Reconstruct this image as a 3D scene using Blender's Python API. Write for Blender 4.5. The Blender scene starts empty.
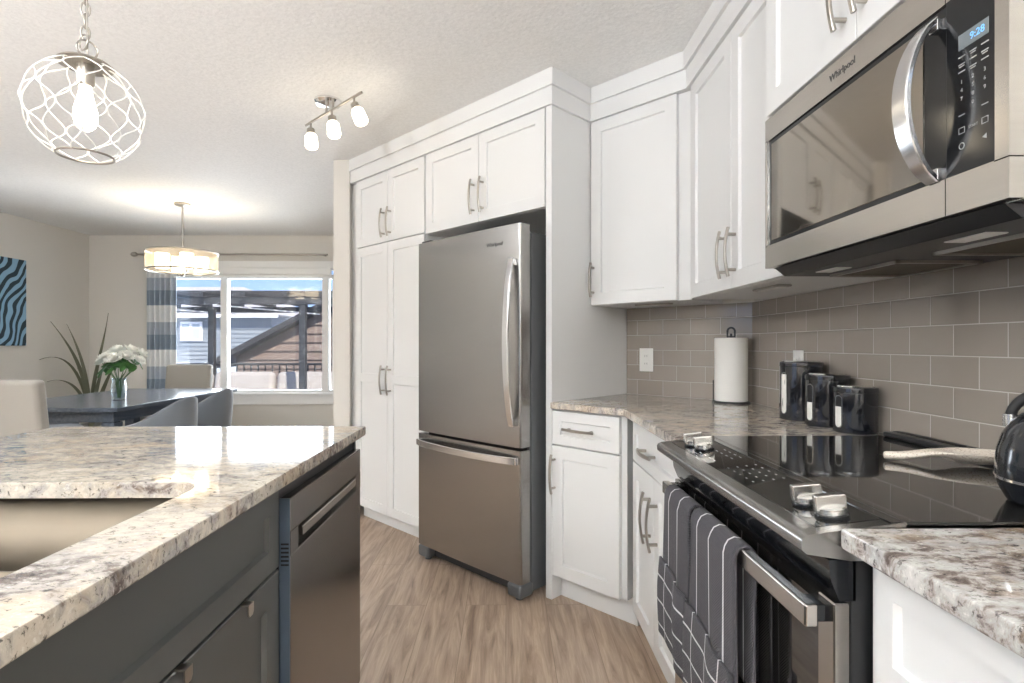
import bpy, bmesh, math, random
from mathutils import Vector, Matrix
PI = math.pi
random.seed(7)
SC = bpy.context.scene
COL = SC.collection

# ------------------------------------------------------------------ camera, world, sun, exposure
YAW = math.radians(0.63)
cam_d = bpy.data.cameras.new('camera'); cam = bpy.data.objects.new('camera', cam_d); COL.objects.link(cam)
cam.location = (0, 0, 1.18); cam.rotation_euler = (PI/2, 0, -YAW)
cam_d.sensor_width = 36; cam_d.lens = 551.2/1024*36; cam_d.shift_y = 3.15/1024; cam_d.clip_start = 0.02; cam_d.clip_end = 300
SC.camera = cam
SC.view_settings.view_transform = 'Standard'; SC.view_settings.look = 'None'
SC.view_settings.gamma = 1; SC.view_settings.use_curve_mapping = False
SC.view_settings.exposure = 1.25

W = bpy.data.worlds.new('sky'); SC.world = W; W.use_nodes = True
nt = W.node_tree; nt.nodes.clear()
o_ = nt.nodes.new('ShaderNodeOutputWorld'); b_ = nt.nodes.new('ShaderNodeBackground')
tc = nt.nodes.new('ShaderNodeTexCoord'); sx = nt.nodes.new('ShaderNodeSeparateXYZ'); cr = nt.nodes.new('ShaderNodeValToRGB')
nt.links.new(tc.outputs['Generated'], sx.inputs[0]); nt.links.new(sx.outputs['Z'], cr.inputs[0])
cr.color_ramp.elements[0].position = 0.0; cr.color_ramp.elements[0].color = (0.27, 0.36, 0.52, 1)
cr.color_ramp.elements[1].position = 0.5; cr.color_ramp.elements[1].color = (0.08, 0.15, 0.36, 1)
e = cr.color_ramp.elements.new(0.10); e.color = (0.155, 0.245, 0.44, 1)
nt.links.new(cr.outputs[0], b_.inputs[0]); b_.inputs[1].default_value = 1.3; nt.links.new(b_.outputs[0], o_.inputs[0])

sun_d = bpy.data.lights.new('sun', 'SUN'); sun = bpy.data.objects.new('sun', sun_d); COL.objects.link(sun)
sun_d.energy = 3.2; sun_d.angle = 0.02; sun_d.color = (1, 0.93, 0.84)
sun.rotation_euler = Vector((-0.45, 0.62, -0.62)).to_track_quat('-Z', 'Y').to_euler()

def area(name, loc, direction, sx_, sy_, power, color=(1, 1, 1), portal=False):
    d = bpy.data.lights.new(name, 'AREA'); o = bpy.data.objects.new(name, d); COL.objects.link(o)
    d.shape = 'RECTANGLE'; d.size = sx_; d.size_y = sy_; d.energy = power; d.color = color
    o.location = loc; o.rotation_euler = Vector(direction).to_track_quat('-Z', 'Z').to_euler()
    if portal: d.cycles.is_portal = True
    return o
area('dining_window_daylight', (-3.0, 6.56, 1.28), (0, -1, 0), 1.9, 1.4, 55, (0.84, 0.92, 1.0))
area('living_window_portal', (-4.92, -1.2, 1.35), (1, 0, 0), 3.0, 1.9, 1, portal=True)

# ------------------------------------------------------------------ helpers
S2 = math.sqrt(0.5)
def UC(u, c, z=0.0): return Vector(((c-u)*S2, (c+u)*S2, z))   # along / depth coordinates of the angled wall

class MB:
    def __init__(s): s.bm = bmesh.new(); s.uv = None
    def face(s, vs, mi=0):
        try: f = s.bm.faces.new(vs); f.material_index = mi; return f
        except ValueError: return None
    def box(s, x0, x1, y0, y1, z0, z1, bev=0.0, seg=2, mi=0, mat=None):
        t = bmesh.new(); bmesh.ops.create_cube(t, size=1)
        for v in t.verts:
            v.co = Vector(((x0+x1)/2+v.co.x*(x1-x0), (y0+y1)/2+v.co.y*(y1-y0), (z0+z1)/2+v.co.z*(z1-z0)))
        if bev > 0: bmesh.ops.bevel(t, geom=t.edges[:], offset=bev, segments=seg, profile=0.5, affect='EDGES')
        if mat is not None: bmesh.ops.transform(t, matrix=mat, verts=t.verts)
        for f in t.faces: f.material_index = mi
        s.merge(t); return s
    def merge(s, t):
        m = bpy.data.meshes.new('t'); t.to_mesh(m); t.free(); s.bm.from_mesh(m); bpy.data.meshes.remove(m)
    def prism(s, pts, z0, z1, bev=0.0, seg=2, axis='z', mi=0):
        """polygon pts (a,b) extruded; axis z: (x,y)->z ; axis x: (y,z) -> x ; axis y: (x,z) -> y"""
        t = bmesh.new()
        def mk(a, b, h):
            return (a, b, h) if axis == 'z' else ((h, a, b) if axis == 'x' else (a, h, b))
        lo = [t.verts.new(mk(a, b, z0)) for a, b in pts]; hi = [t.verts.new(mk(a, b, z1)) for a, b in pts]
        n = len(pts)
        t.faces.new(lo); t.faces.new(hi)
        for i in range(n): t.faces.new((lo[i], lo[(i+1) % n], hi[(i+1) % n], hi[i]))
        bmesh.ops.recalc_face_normals(t, faces=t.faces)
        if bev > 0:
            bmesh.ops.bevel(t, geom=t.edges[:], offset=bev, segments=seg, profile=0.5, affect='EDGES')
        for f in t.faces: f.material_index = mi
        s.merge(t); return s
    def tube(s, pts, r, seg=12, cap=True, closed=False, mi=0):
        pts = [Vector(p) for p in pts]; n = len(pts)
        rs = r if isinstance(r, (list, tuple)) else [r]*n
        rings = []; prev = None
        for i in range(n):
            if closed: t = (pts[(i+1) % n]-pts[i-1])
            else: t = (pts[min(i+1, n-1)]-pts[max(i-1, 0)])
            t = t.normalized() if t.length > 1e-9 else Vector((0, 0, 1))
            if prev is None:
                a = Vector((0, 0, 1)) if abs(t.z) < 0.9 else Vector((1, 0, 0))
                nrm = t.cross(a).normalized()
            else:
                nrm = prev-t*prev.dot(t)
                nrm = nrm.normalized() if nrm.length > 1e-6 else t.orthogonal().normalized()
            prev = nrm; bn = t.cross(nrm)
            rings.append([s.bm.verts.new(pts[i]+(nrm*math.cos(2*PI*k/seg)+bn*math.sin(2*PI*k/seg))*rs[i]) for k in range(seg)])
        m = n if closed else n-1
        for i in range(m):
            a, b = rings[i], rings[(i+1) % n]
            for k in range(seg): s.face((a[k], a[(k+1) % seg], b[(k+1) % seg], b[k]), mi)
        if cap and not closed:
            s.face(list(reversed(rings[0])), mi); s.face(rings[-1], mi)
        return s
    def lathe(s, prof, c=(0, 0, 0), seg=32, mi=0, M=None, sx=1, sy=1):
        c = Vector(c); rings = []
        for r, z in prof:
            ring = []
            for k in range(seg):
                p = Vector((r*math.cos(2*PI*k/seg)*sx, r*math.sin(2*PI*k/seg)*sy, z))
                if M is not None: p = M @ p
                ring.append(s.bm.verts.new(c+p))
            rings.append(ring)
        for a, b in zip(rings, rings[1:]):
            for k in range(seg): s.face((a[k], a[(k+1) % seg], b[(k+1) % seg], b[k]), mi)
        if prof[0][0] > 1e-6: s.face(list(reversed(rings[0])), mi)
        if prof[-1][0] > 1e-6: s.face(rings[-1], mi)
        return s
    def sweep(s, pts, side, w, th, mi=0):
        """rectangular bar along pts; side = constant width direction"""
        pts = [Vector(p) for p in pts]; side = Vector(side).normalized(); n = len(pts)
        ws = w if isinstance(w, (list, tuple)) else [w]*n
        ths = th if isinstance(th, (list, tuple)) else [th]*n
        rings = []
        for i in range(n):
            t = (pts[min(i+1, n-1)]-pts[max(i-1, 0)]).normalized()
            nn = t.cross(side).normalized(); a, b = ws[i]/2, ths[i]/2; c = min(a, b)*0.35
            prof = [(-a+c, -b), (a-c, -b), (a, -b+c), (a, b-c), (a-c, b), (-a+c, b), (-a, b-c), (-a, -b+c)]
            rings.append([s.bm.verts.new(pts[i]+side*x+nn*y) for x, y in prof])
        for A, B in zip(rings, rings[1:]):
            for k in range(8): s.face((A[k], A[(k+1) % 8], B[(k+1) % 8], B[k]), mi)
        s.face(list(reversed(rings[0])), mi); s.face(rings[-1], mi)
        return s
    def grid(s, fn, nu, nv, closed_u=False, mi=0):
        V = [[s.bm.verts.new(fn(i/nu, j/nv)) for j in range(nv+1)] for i in range(nu+(0 if closed_u else 1))]
        n = len(V)
        for i in range(n if closed_u else n-1):
            for j in range(nv): s.face((V[i][j], V[(i+1) % n][j], V[(i+1) % n][j+1], V[i][j+1]), mi)
        return V
    def ellipsoid(s, c, r, seg=20, rings=12, M=None, mi=0):
        c = Vector(c)
        prof = [(math.sin(PI*i/rings), -math.cos(PI*i/rings)) for i in range(rings+1)]
        prof[0] = (1e-5, -1); prof[-1] = (1e-5, 1)
        Sm = Matrix.Diagonal((r[0], r[1], r[2], 1)); 
        MM = (M.to_4x4() if M is not None else Matrix.Identity(4)) @ Sm
        s.lathe(prof, c, seg, mi, MM); return s
    def build(s, name, mat, parent=None, smooth=35, sub=0, solid=0.0, recalc=True):
        bmesh.ops.remove_doubles(s.bm, verts=s.bm.verts, dist=1e-6)
        if recalc: bmesh.ops.recalc_face_normals(s.bm, faces=s.bm.faces)
        me = bpy.data.meshes.new(name); s.bm.to_mesh(me); s.bm.free()
        for m in (mat if isinstance(mat, (list, tuple)) else [mat]): me.materials.append(m)
        if smooth:
            me.shade_smooth(); me.set_sharp_from_angle(angle=math.radians(smooth))
        o = bpy.data.objects.new(name, me); COL.objects.link(o)
        if parent: o.parent = parent
        if solid:
            md = o.modifiers.new('thickness', 'SOLIDIFY'); md.thickness = solid; md.offset = 0
        if smooth and not sub and not solid:
            md = o.modifiers.new('face_weighted_normals', 'WEIGHTED_NORMAL'); md.keep_sharp = True; md.weight = 100
        if sub:
            md = o.modifiers.new('smooth', 'SUBSURF'); md.levels = sub; md.render_levels = sub
        return o

def thing(name, label, cat, loc=(0, 0, 0), rotz=0.0, group=None):
    o = bpy.data.objects.new(name, None); COL.objects.link(o); o.empty_display_size = 0.1
    o.location = loc; o.rotation_euler = (0, 0, rotz); o['label'] = label; o['category'] = cat
    if group: o['group'] = group
    return o
def tag(o, label, cat, group=None, kind=None):
    o['label'] = label; o['category'] = cat
    if group: o['group'] = group
    if kind: o['kind'] = kind
    return o
def struct(o): o['kind'] = 'structure'; return o
def dup(root, loc=None, rotz=None, label=None):
    r = root.copy(); COL.objects.link(r)
    if loc is not None: r.location = loc
    if rotz is not None: r.rotation_euler = (0, 0, rotz)
    if label: r['label'] = label
    for ch in list(root.children):
        c = ch.copy(); COL.objects.link(c); c.parent = r
        for g in list(ch.children):
            d = g.copy(); COL.objects.link(d); d.parent = c
    return r

# ------------------------------------------------------------------ materials
def pmat(name, col, rough=0.5, metal=0.0, spec=0.5, emit=None, estr=0, coat=0, trans=0, ior=1.45, alpha=1, aniso=0, sheen=0):
    m = bpy.data.materials.new(name); m.use_nodes = True; b = m.node_tree.nodes['Principled BSDF']
    b.inputs['Base Color'].default_value = (*col, 1); b.inputs['Roughness'].default_value = rough
    b.inputs['Metallic'].default_value = metal; b.inputs['Specular IOR Level'].default_value = spec
    b.inputs['Coat Weight'].default_value = coat; b.inputs['Transmission Weight'].default_value = trans
    b.inputs['IOR'].default_value = ior; b.inputs['Alpha'].default_value = alpha
    b.inputs['Anisotropic'].default_value = aniso; b.inputs['Sheen Weight'].default_value = sheen
    if emit: b.inputs['Emission Color'].default_value = (*emit, 1); b.inputs['Emission Strength'].default_value = estr
    return m
class NT:
    def __init__(s, m): s.t = m.node_tree; s.b = s.t.nodes['Principled BSDF']
    def n(s, ty, **kw):
        x = s.t.nodes.new('ShaderNode'+ty)
        for k, v in kw.items():
            if k.startswith('i_'): x.inputs[k[2:].replace('_', ' ')].default_value = v
            else: setattr(x, k, v)
        return x
    def l(s, a, b): s.t.links.new(a, b)
    def coords(s, kind='Object', scale=(1, 1, 1), rot=(0, 0, 0), loc=(0, 0, 0)):
        c = s.n('TexCoord'); m = s.n('Mapping'); m.inputs['Scale'].default_value = scale
        m.inputs['Rotation'].default_value = rot; m.inputs['Location'].default_value = loc
        s.l(c.outputs[kind], m.inputs[0]); return m.outputs[0]
    def noise(s, vec, scale, detail=4, rough=0.5, dist=0.0):
        x = s.n('TexNoise'); x.inputs['Scale'].default_value = scale; x.inputs['Detail'].default_value = detail
        x.inputs['Roughness'].default_value = rough; x.inputs['Distortion'].default_value = dist
        s.l(vec, x.inputs['Vector']); return x.outputs['Fac']
    def ramp(s, fac, stops, interp='LINEAR'):
        r = s.n('ValToRGB'); cr = r.color_ramp; cr.interpolation = interp
        while len(cr.elements) > 1: cr.elements.remove(cr.elements[-1])
        cr.elements[0].position = stops[0][0]; cr.elements[0].color = (*stops[0][1], 1)
        for p, c in stops[1:]:
            e = cr.elements.new(p); e.color = (*c, 1)
        s.l(fac, r.inputs[0]); return r.outputs[0]
    def mix(s, fac, a, b, mode='MIX'):
        x = s.n('Mix', data_type='RGBA', blend_type=mode)
        for sock, v in ((x.inputs[0], fac), (x.inputs[6], a), (x.inputs[7], b)):
            if isinstance(v, (int, float)): sock.default_value = v
            elif isinstance(v, tuple): sock.default_value = (*v, 1)
            else: s.l(v, sock)
        return x.outputs[2]
    def math(s, op, a, b=0.0, c=None):
        x = s.n('Math', operation=op)
        for i, v in enumerate((a, b) if c is None else (a, b, c)):
            if isinstance(v, (int, float)): x.inputs[i].default_value = v
            else: s.l(v, x.inputs[i])
        return x.outputs[0]
    def bump(s, h, strength, dist=0.002):
        x = s.n('Bump'); x.inputs['Strength'].default_value = strength; x.inputs['Distance'].default_value = dist
        s.l(h, x.inputs['Height']); s.l(x.outputs[0], s.b.inputs['Normal']); return x

M = {}
M['wall'] = pmat('wall_paint', (0.68, 0.655, 0.61), 0.7)
n = NT(M['wall']); n.bump(n.noise(n.coords(), 220, 2), 0.08, 0.001)
M['ceil'] = pmat('ceiling_texture', (0.80, 0.80, 0.785), 0.85)
n = NT(M['ceil']); v = n.coords()
h = n.ramp(n.noise(v, 55, 5, 0.6), [(0.38, (0, 0, 0)), (0.62, (1, 1, 1))]); n.bump(h, 0.2, 0.004)
n.l(n.ramp(n.noise(v, 70, 4, 0.6), [(0.35, (0.82, 0.82, 0.81)), (0.6, (0.88, 0.88, 0.87))]), n.b.inputs['Base Color'])
M['white'] = pmat('white_cabinet_paint', (0.755, 0.755, 0.75), 0.32)
M['trimw'] = pmat('white_trim_paint', (0.83, 0.83, 0.82), 0.4)
M['grey'] = pmat('grey_cabinet_paint', (0.085, 0.088, 0.084), 0.38)
M['nickel'] = pmat('brushed_nickel', (0.44, 0.41, 0.37), 0.30, 1.0)
M['chrome'] = pmat('polished_chrome', (0.80, 0.80, 0.80), 0.12, 1.0)
def steel(name, col, rough):
    m = pmat(name, col, rough, 1.0, aniso=0.55); n = NT(m)
    f = n.noise(n.coords(scale=(3, 3, 60)), 2, 2)
    n.l(n.ramp(f, [(0.3, tuple(c*0.975 for c in col)), (0.7, tuple(min(1, c*1.02) for c in col))]), n.b.inputs['Base Color'])
    return m
M['steel'] = steel('brushed_steel', (0.35, 0.34, 0.33), 0.26)
M['steel_mw'] = steel('brushed_steel_bright', (0.54, 0.515, 0.48), 0.24)
M['steel_dw'] = steel('dark_brushed_steel', (0.30, 0.285, 0.27), 0.24)
M['sink'] = steel('sink_steel', (0.135, 0.112, 0.085), 0.5)
M['gloss_black'] = pmat('black_enamel', (0.008, 0.009, 0.011), 0.12)
M['glass_black'] = pmat('black_ceramic_glass', (0.012, 0.011, 0.010), 0.04, spec=0.8, coat=0.3)
M['black'] = pmat('black_plastic', (0.018, 0.018, 0.019), 0.4)
M['dark'] = pmat('dark_gap', (0.010, 0.010, 0.010), 0.7)
M['body'] = pmat('refrigerator_side_grey', (0.10, 0.105, 0.11), 0.45)
M['mirror_glass'] = pmat('mirrored_microwave_glass', (0.34, 0.31, 0.275), 0.05, 1.0)
M['plastic_w'] = pmat('white_plastic', (0.82, 0.81, 0.78), 0.4)
M['mark'] = pmat('printed_mark', (0.06, 0.06, 0.06), 0.4)
M['print'] = pmat('white_print', (0.36, 0.36, 0.36), 0.5)
M['paper'] = pmat('paper_towel', (0.86, 0.84, 0.80), 0.9)
M['display'] = pmat('blue_display', (0.16, 0.17, 0.17), 0.2, emit=(0.20, 0.40, 0.6), estr=0.03)
M['digits'] = pmat('display_digits', (0.1, 0.3, 0.6), 0.3, emit=(0.12, 0.36, 0.8), estr=0.55)
M['bulb'] = pmat('lit_bulb', (1, 1, 1), 0.3, emit=(1.0, 0.86, 0.66), estr=9)
M['frost'] = pmat('lit_frosted_glass', (1, 0.97, 0.9), 0.4, emit=(1.0, 0.86, 0.62), estr=3.6)
M['frost_soft'] = pmat('lit_inner_shade', (1, 0.97, 0.9), 0.4, emit=(1.0, 0.82, 0.56), estr=3.6)
M['globe'] = pmat('fill_globe_glow', (1, 1, 1), 0.4, emit=(0.95, 0.975, 1.0), estr=9.5)  # glow of the globes added for fill
M['handle_steel'] = pmat('satin_handle_steel', (0.66, 0.66, 0.67), 0.22, 1.0)
M['knob'] = pmat('satin_knob_steel', (0.60, 0.59, 0.57), 0.24, 1.0)
M['cagewhite'] = pmat('white_glass_rods', (0.92, 0.92, 0.90), 0.25)

def granite(name, rot, cream, shift, bscale=3.0):
    m = pmat(name, (0.6, 0.55, 0.5), 0.07, spec=0.5, coat=0.1); n = NT(m)
    v = n.coords(scale=(1.0, 1.9, 1.4), rot=(0, 0, rot))
    big = n.noise(v, bscale, 3, 0.55, 0.6)
    med = n.noise(v, 21, 7, 0.72, 0.5)
    val = n.math('ADD', med, n.math('MULTIPLY', n.math('SUBTRACT', big, 0.5), 0.55))
    val = n.math('ADD', val, shift)
    base = n.ramp(val, [(0.30, (0.10, 0.075, 0.065)), (0.38, (0.22, 0.185, 0.165)), (0.44, (0.40, 0.365, 0.34)), (0.50, tuple(0.80*c for c in cream)), (0.58, cream), (0.70, tuple(min(1, 1.12*c) for c in cream))])
    warm = n.ramp(n.noise(n.coords(loc=(5, 2, 7)), 8, 4, 0.6, 0.5), [(0.50, (0, 0, 0)), (0.66, (1, 1, 1))])
    c1 = n.mix(n.math('MULTIPLY', warm, 0.40), base, (0.52, 0.38, 0.24))
    gv = n.ramp(n.noise(n.coords(loc=(1, 8, 3), scale=(1, 1.6, 1), rot=(0, 0, rot)), 5, 5, 0.65, 1.2), [(0.54, (0, 0, 0)), (0.66, (1, 1, 1))])
    c2 = n.mix(n.math('MULTIPLY', gv, 0.50), c1, (0.30, 0.30, 0.31))
    fine = n.noise(n.coords(scale=(1, 1.5, 1), loc=(3, 1, 2), rot=(0, 0, rot)), 75, 5, 0.7, 0.3)
    c3 = n.mix(n.math('MULTIPLY', n.ramp(fine, [(0.36, (1, 1, 1)), (0.43, (0, 0, 0))]), 0.8), c2, (0.05, 0.04, 0.04))
    c4 = n.mix(n.math('MULTIPLY', n.ramp(fine, [(0.58, (0, 0, 0)), (0.68, (1, 1, 1))]), 0.45), c3, (0.88, 0.85, 0.80))
    n.l(c4, n.b.inputs['Base Color']); return m
M['granite'] = granite('island_granite', 0.95, (0.58, 0.52, 0.44), -0.015)
M['granite_b'] = granite('counter_granite', -0.35, (0.60, 0.53, 0.45), -0.02)
M['granite_c'] = granite('right_counter_granite', -1.0, (0.55, 0.535, 0.51), -0.045, 5.0)

# floor planks running along Y
M['floor'] = pmat('oak_vinyl_plank', (0.4, 0.3, 0.22), 0.33); n = NT(M['floor'])
v = n.coords(rot=(0, 0, PI/2))
bk = n.n('TexBrick'); bk.offset = 0.37; bk.inputs['Scale'].default_value = 1; bk.inputs['Brick Width'].default_value = 1.25
bk.inputs['Row Height'].default_value = 0.18; bk.inputs['Mortar Size'].default_value = 0.0012; bk.inputs['Mortar Smooth'].default_value = 0.1
bk.inputs['Color1'].default_value = (0, 0, 0, 1); bk.inputs['Color2'].default_value = (1, 1, 1, 1); bk.inputs['Bias'].default_value = 0
n.l(v, bk.inputs['Vector'])
sep = n.n('SeparateColor'); n.l(bk.outputs['Color'], sep.inputs[0])
off = n.n('CombineXYZ'); n.l(n.math('MULTIPLY', sep.outputs[0], 7.3), off.inputs[0]); n.l(n.math('MULTIPLY', sep.outputs[0], 3.1), off.inputs[1])
va = n.n('VectorMath', operation='ADD'); n.l(n.coords(scale=(7.5, 0.75, 1)), va.inputs[0]); n.l(off.outputs[0], va.inputs[1])
g1 = n.noise(va.outputs[0], 2.6, 6, 0.62, 1.6)
va2 = n.n('VectorMath', operation='ADD'); n.l(n.coords(scale=(60, 2.2, 1)), va2.inputs[0]); n.l(off.outputs[0], va2.inputs[1])
g2 = n.noise(va2.outputs[0], 2.4, 5, 0.6, 0.3)
cA = n.ramp(g1, [(0.30, (0.19, 0.13, 0.09)), (0.42, (0.35, 0.255, 0.185)), (0.55, (0.475, 0.36, 0.27)), (0.72, (0.58, 0.46, 0.36))])
cB = n.mix(n.math('MULTIPLY', n.ramp(g2, [(0.38, (1, 1, 1)), (0.62, (0, 0, 0))]), 0.30), cA, (0.24, 0.17, 0.12))
cC = n.mix(n.math('MULTIPLY', sep.outputs[0], 0.16), cB, (0.34, 0.27, 0.22))
cD = n.mix(n.math('MULTIPLY', bk.outputs['Fac'], 0.7), cC, (0.14, 0.10, 0.07))
n.l(cD, n.b.inputs['Base Color']); n.bump(n.math('ADD', g2, n.math('MULTIPLY', bk.outputs['Fac'], -1.5)), 0.08, 0.001)

# backsplash tile, UV in metres
M['tile'] = pmat('grey_glass_tile', (0.2, 0.18, 0.165), 0.06, coat=0.3); n = NT(M['tile'])
v = n.coords('UV')
bk = n.n('TexBrick'); bk.offset = 0.5; bk.inputs['Scale'].default_value = 1; bk.inputs['Brick Width'].default_value = 0.1515
bk.inputs['Row Height'].default_value = 0.0787; bk.inputs['Mortar Size'].default_value = 0.0013; bk.inputs['Mortar Smooth'].default_value = 0.1
bk.inputs['Color1'].default_value = (0.285, 0.248, 0.214, 1); bk.inputs['Color2'].default_value = (0.315, 0.275, 0.240, 1)
bk.inputs['Mortar'].default_value = (0.50, 0.46, 0.41, 1); n.l(v, bk.inputs['Vector'])
n.l(bk.outputs['Color'], n.b.inputs['Base Color'])
bs = n.n('TexBrick'); bs.offset = 0.5; bs.inputs['Scale'].default_value = 1; bs.inputs['Brick Width'].default_value = 0.1515
bs.inputs['Row Height'].default_value = 0.0787; bs.inputs['Mortar Size'].default_value = 0.006; bs.inputs['Mortar Smooth'].default_value = 1.0
n.l(v, bs.inputs['Vector']); n.bump(n.math('MULTIPLY', bs.outputs['Fac'], -1.0), 0.35, 0.002)
n.l(n.math('ADD', n.math('MULTIPLY', bk.outputs['Fac'], 0.6), 0.06), n.b.inputs['Roughness'])

# window glass: thin sheet, mostly clear with a surface reflection
m = bpy.data.materials.new('window_glass'); m.use_nodes = True; t = m.node_tree; t.nodes.clear()
o1 = t.nodes.new('ShaderNodeOutputMaterial'); mx = t.nodes.new('ShaderNodeMixShader'); tr = t.nodes.new('ShaderNodeBsdfTransparent')
gl = t.nodes.new('ShaderNodeBsdfGlossy'); gl.inputs['Roughness'].default_value = 0.0; fr = t.nodes.new('ShaderNodeFresnel')
t.links.new(fr.outputs[0], mx.inputs[0]); t.links.new(tr.outputs[0], mx.inputs[1]); t.links.new(gl.outputs[0], mx.inputs[2]); t.links.new(mx.outputs[0], o1.inputs[0])
M['glass'] = m
m = bpy.data.materials.new('clear_vase_glass'); m.use_nodes = True; t = m.node_tree; t.nodes.clear()
o1 = t.nodes.new('ShaderNodeOutputMaterial'); mx = t.nodes.new('ShaderNodeMixShader'); tr = t.nodes.new('ShaderNodeBsdfTransparent'); tr.inputs[0].default_value = (0.86, 0.92, 0.95, 1)
gl = t.nodes.new('ShaderNodeBsdfGlossy'); gl.inputs['Roughness'].default_value = 0.03; lw = t.nodes.new('ShaderNodeLayerWeight'); lw.inputs[0].default_value = 0.35
t.links.new(lw.outputs['Facing'], mx.inputs[0]); t.links.new(tr.outputs[0], mx.inputs[1]); t.links.new(gl.outputs[0], mx.inputs[2]); t.links.new(mx.outputs[0], o1.inputs[0])
M['vase'] = m
# sheer fabric drum
m = bpy.data.materials.new('sheer_drum_fabric'); m.use_nodes = True; t = m.node_tree; t.nodes.clear()
o1 = t.nodes.new('ShaderNodeOutputMaterial'); mx = t.nodes.new('ShaderNodeMixShader'); mx.inputs[0].default_value = 0.38
tr = t.nodes.new('ShaderNodeBsdfTransparent'); ad = t.nodes.new('ShaderNodeMixShader'); ad.inputs[0].default_value = 0.5
df = t.nodes.new('ShaderNodeBsdfDiffuse'); df.inputs[0].default_value = (0.85, 0.74, 0.58, 1); tl = t.nodes.new('ShaderNodeBsdfTranslucent'); tl.inputs[0].default_value = (0.9, 0.78, 0.6, 1)
t.links.new(df.outputs[0], ad.inputs[1]); t.links.new(tl.outputs[0], ad.inputs[2]); t.links.new(tr.outputs[0], mx.inputs[1]); t.links.new(ad.outputs[0], mx.inputs[2]); t.links.new(mx.outputs[0], o1.inputs[0])
M['sheer'] = m

# ------------------------------------------------------------------ room shell
WX = 1.138; WC = 2.585; CEIL = 2.45; WY = 6.44; LX = -4.83; BY = -3.5
WCY = WC/S2 - WX          # corner between right wall and angled wall
def sbox(name, *a, mat='wall', bev=0): return struct(MB().box(*a, bev=bev).build(name, M[mat], smooth=0))
sbox('floor', LX-0.2, WX+0.6, BY-0.2, WY+0.2, -0.12, 0.0, mat='floor')
sbox('ceiling', LX-0.2, 3.2, BY-0.2, WY+0.2, CEIL, CEIL+0.12, mat='ceil')
struct(MB().prism([(WX, BY), (WX, WCY), (WX+0.2, WCY+0.083), (WX+0.2, BY)], 0, CEIL).build('wall_right', M['wall'], smooth=0))
a, b, c_, d_ = UC(WCY*S2-WX*S2, WC), UC(4.02, WC), UC(4.02, WC+0.18), UC(WCY*S2-WX*S2+0.07, WC+0.18)
struct(MB().prism([(p.x, p.y) for p in (a, b, c_, d_)], 0, CEIL).build('wall_angled', M['wall'], smooth=0))
sbox('wall_divider', -1.185, -1.075, 3.80, WY, 0, CEIL)
sbox('wall_back', LX-0.15, WX+0.2, BY-0.15, BY, 0, CEIL)
# window wall with opening
OX0, OX1, OZ0, OZ1 = -4.0, -1.98, 0.60, 2.06
mb = MB()
mb.box(LX-0.15, OX0, WY, WY+0.16, 0, CEIL).box(OX1, -1.045, WY, WY+0.16, 0, CEIL)
mb.box(OX0, OX1, WY, WY+0.16, 0, OZ0).box(OX0, OX1, WY, WY+0.16, OZ1, CEIL)
struct(mb.build('wall_far', M['wall'], smooth=0))
mb = MB(); mb.box(LX-0.15, LX, BY, -2.7, 0, CEIL).box(LX-0.15, LX, 0.3, WY, 0, CEIL).box(LX-0.15, LX, -2.7, 0.3, 0, 0.4).box(LX-0.15, LX, -2.7, 0.3, 2.3, CEIL)
struct(mb.build('wall_left', M['wall'], smooth=0))
def window(name, x0, x1, z0, z1, y, muls, trim_top=True):
    mb = MB()
    for (a, b, c, d) in ((x0, x1, z0, z0+0.05), (x0, x1, z1-0.05, z1), (x0, x0+0.05, z0, z1), (x1-0.05, x1, z0, z1)):
        mb.box(a, b, y+0.03, y+0.10, c, d, 0.004)
    for mx_ in muls: mb.box(mx_-0.038, mx_+0.038, y+0.02, y+0.10, z0+0.02, z1-0.02, 0.004)
    o = struct(mb.build(name, M['trimw']))
    p = MB().box(x0+0.03, x1-0.03, y+0.06, y+0.066, z0+0.03, z1-0.03).build('pane', M['glass'], o, smooth=0)
    return o
wn = window('window_1', OX0, OX1, OZ0, OZ1-0.06, WY, (-3.29, -2.11))
mb = MB().box(OX0-0.09, OX1+0.06, WY-0.02, WY-0.001, 0.485, 0.60, 0.003).box(OX0-0.09, OX1+0.06, WY-0.045, WY-0.001, 0.60, 0.622, 0.004)
mb.box(OX0-0.09, OX0+0.001, WY-0.02, WY-0.001, 0.60, 2.06, 0.003).box(OX1-0.001, OX1+0.07, WY-0.02, WY-0.001, 0.60, 2.06, 0.003)
mb.box(OX0-0.09, OX1+0.06, WY-0.02, WY-0.001, 2.05, 2.15, 0.003)
struct(mb.build('trim_4', M['trimw']))
bl = thing('roller_blind', 'white roller blind cassette rolled up at the top of the dining window', 'window blind', (-3.0, WY-0.045, 1.99))
MB().box(-0.98, 0.98, -0.02, 0.022, 0.0, 0.075, 0.006).build('cassette', M['trimw'], bl)
MB().box(-0.97, 0.97, -0.004, 0.004, -0.028, 0.0, 0.002).build('blind_fabric', M['plastic_w'], bl)
# left (living) window
mb = MB()
for y0, y1, z0, z1 in ((-2.7, 0.3, 0.4, 0.46), (-2.7, 0.3, 2.24, 2.3), (-2.7, -2.64, 0.4, 2.3), (0.24, 0.3, 0.4, 2.3), (-1.24, -1.16, 0.4, 2.3)):
    mb.box(LX-0.1, LX-0.03, y0, y1, z0, z1, 0.004)
w2 = struct(mb.build('window_2', M['trimw'])); MB().box(LX-0.07, LX-0.064, -2.66, 0.26, 0.44, 2.26).build('pane', M['glass'], w2, smooth=0)
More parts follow.
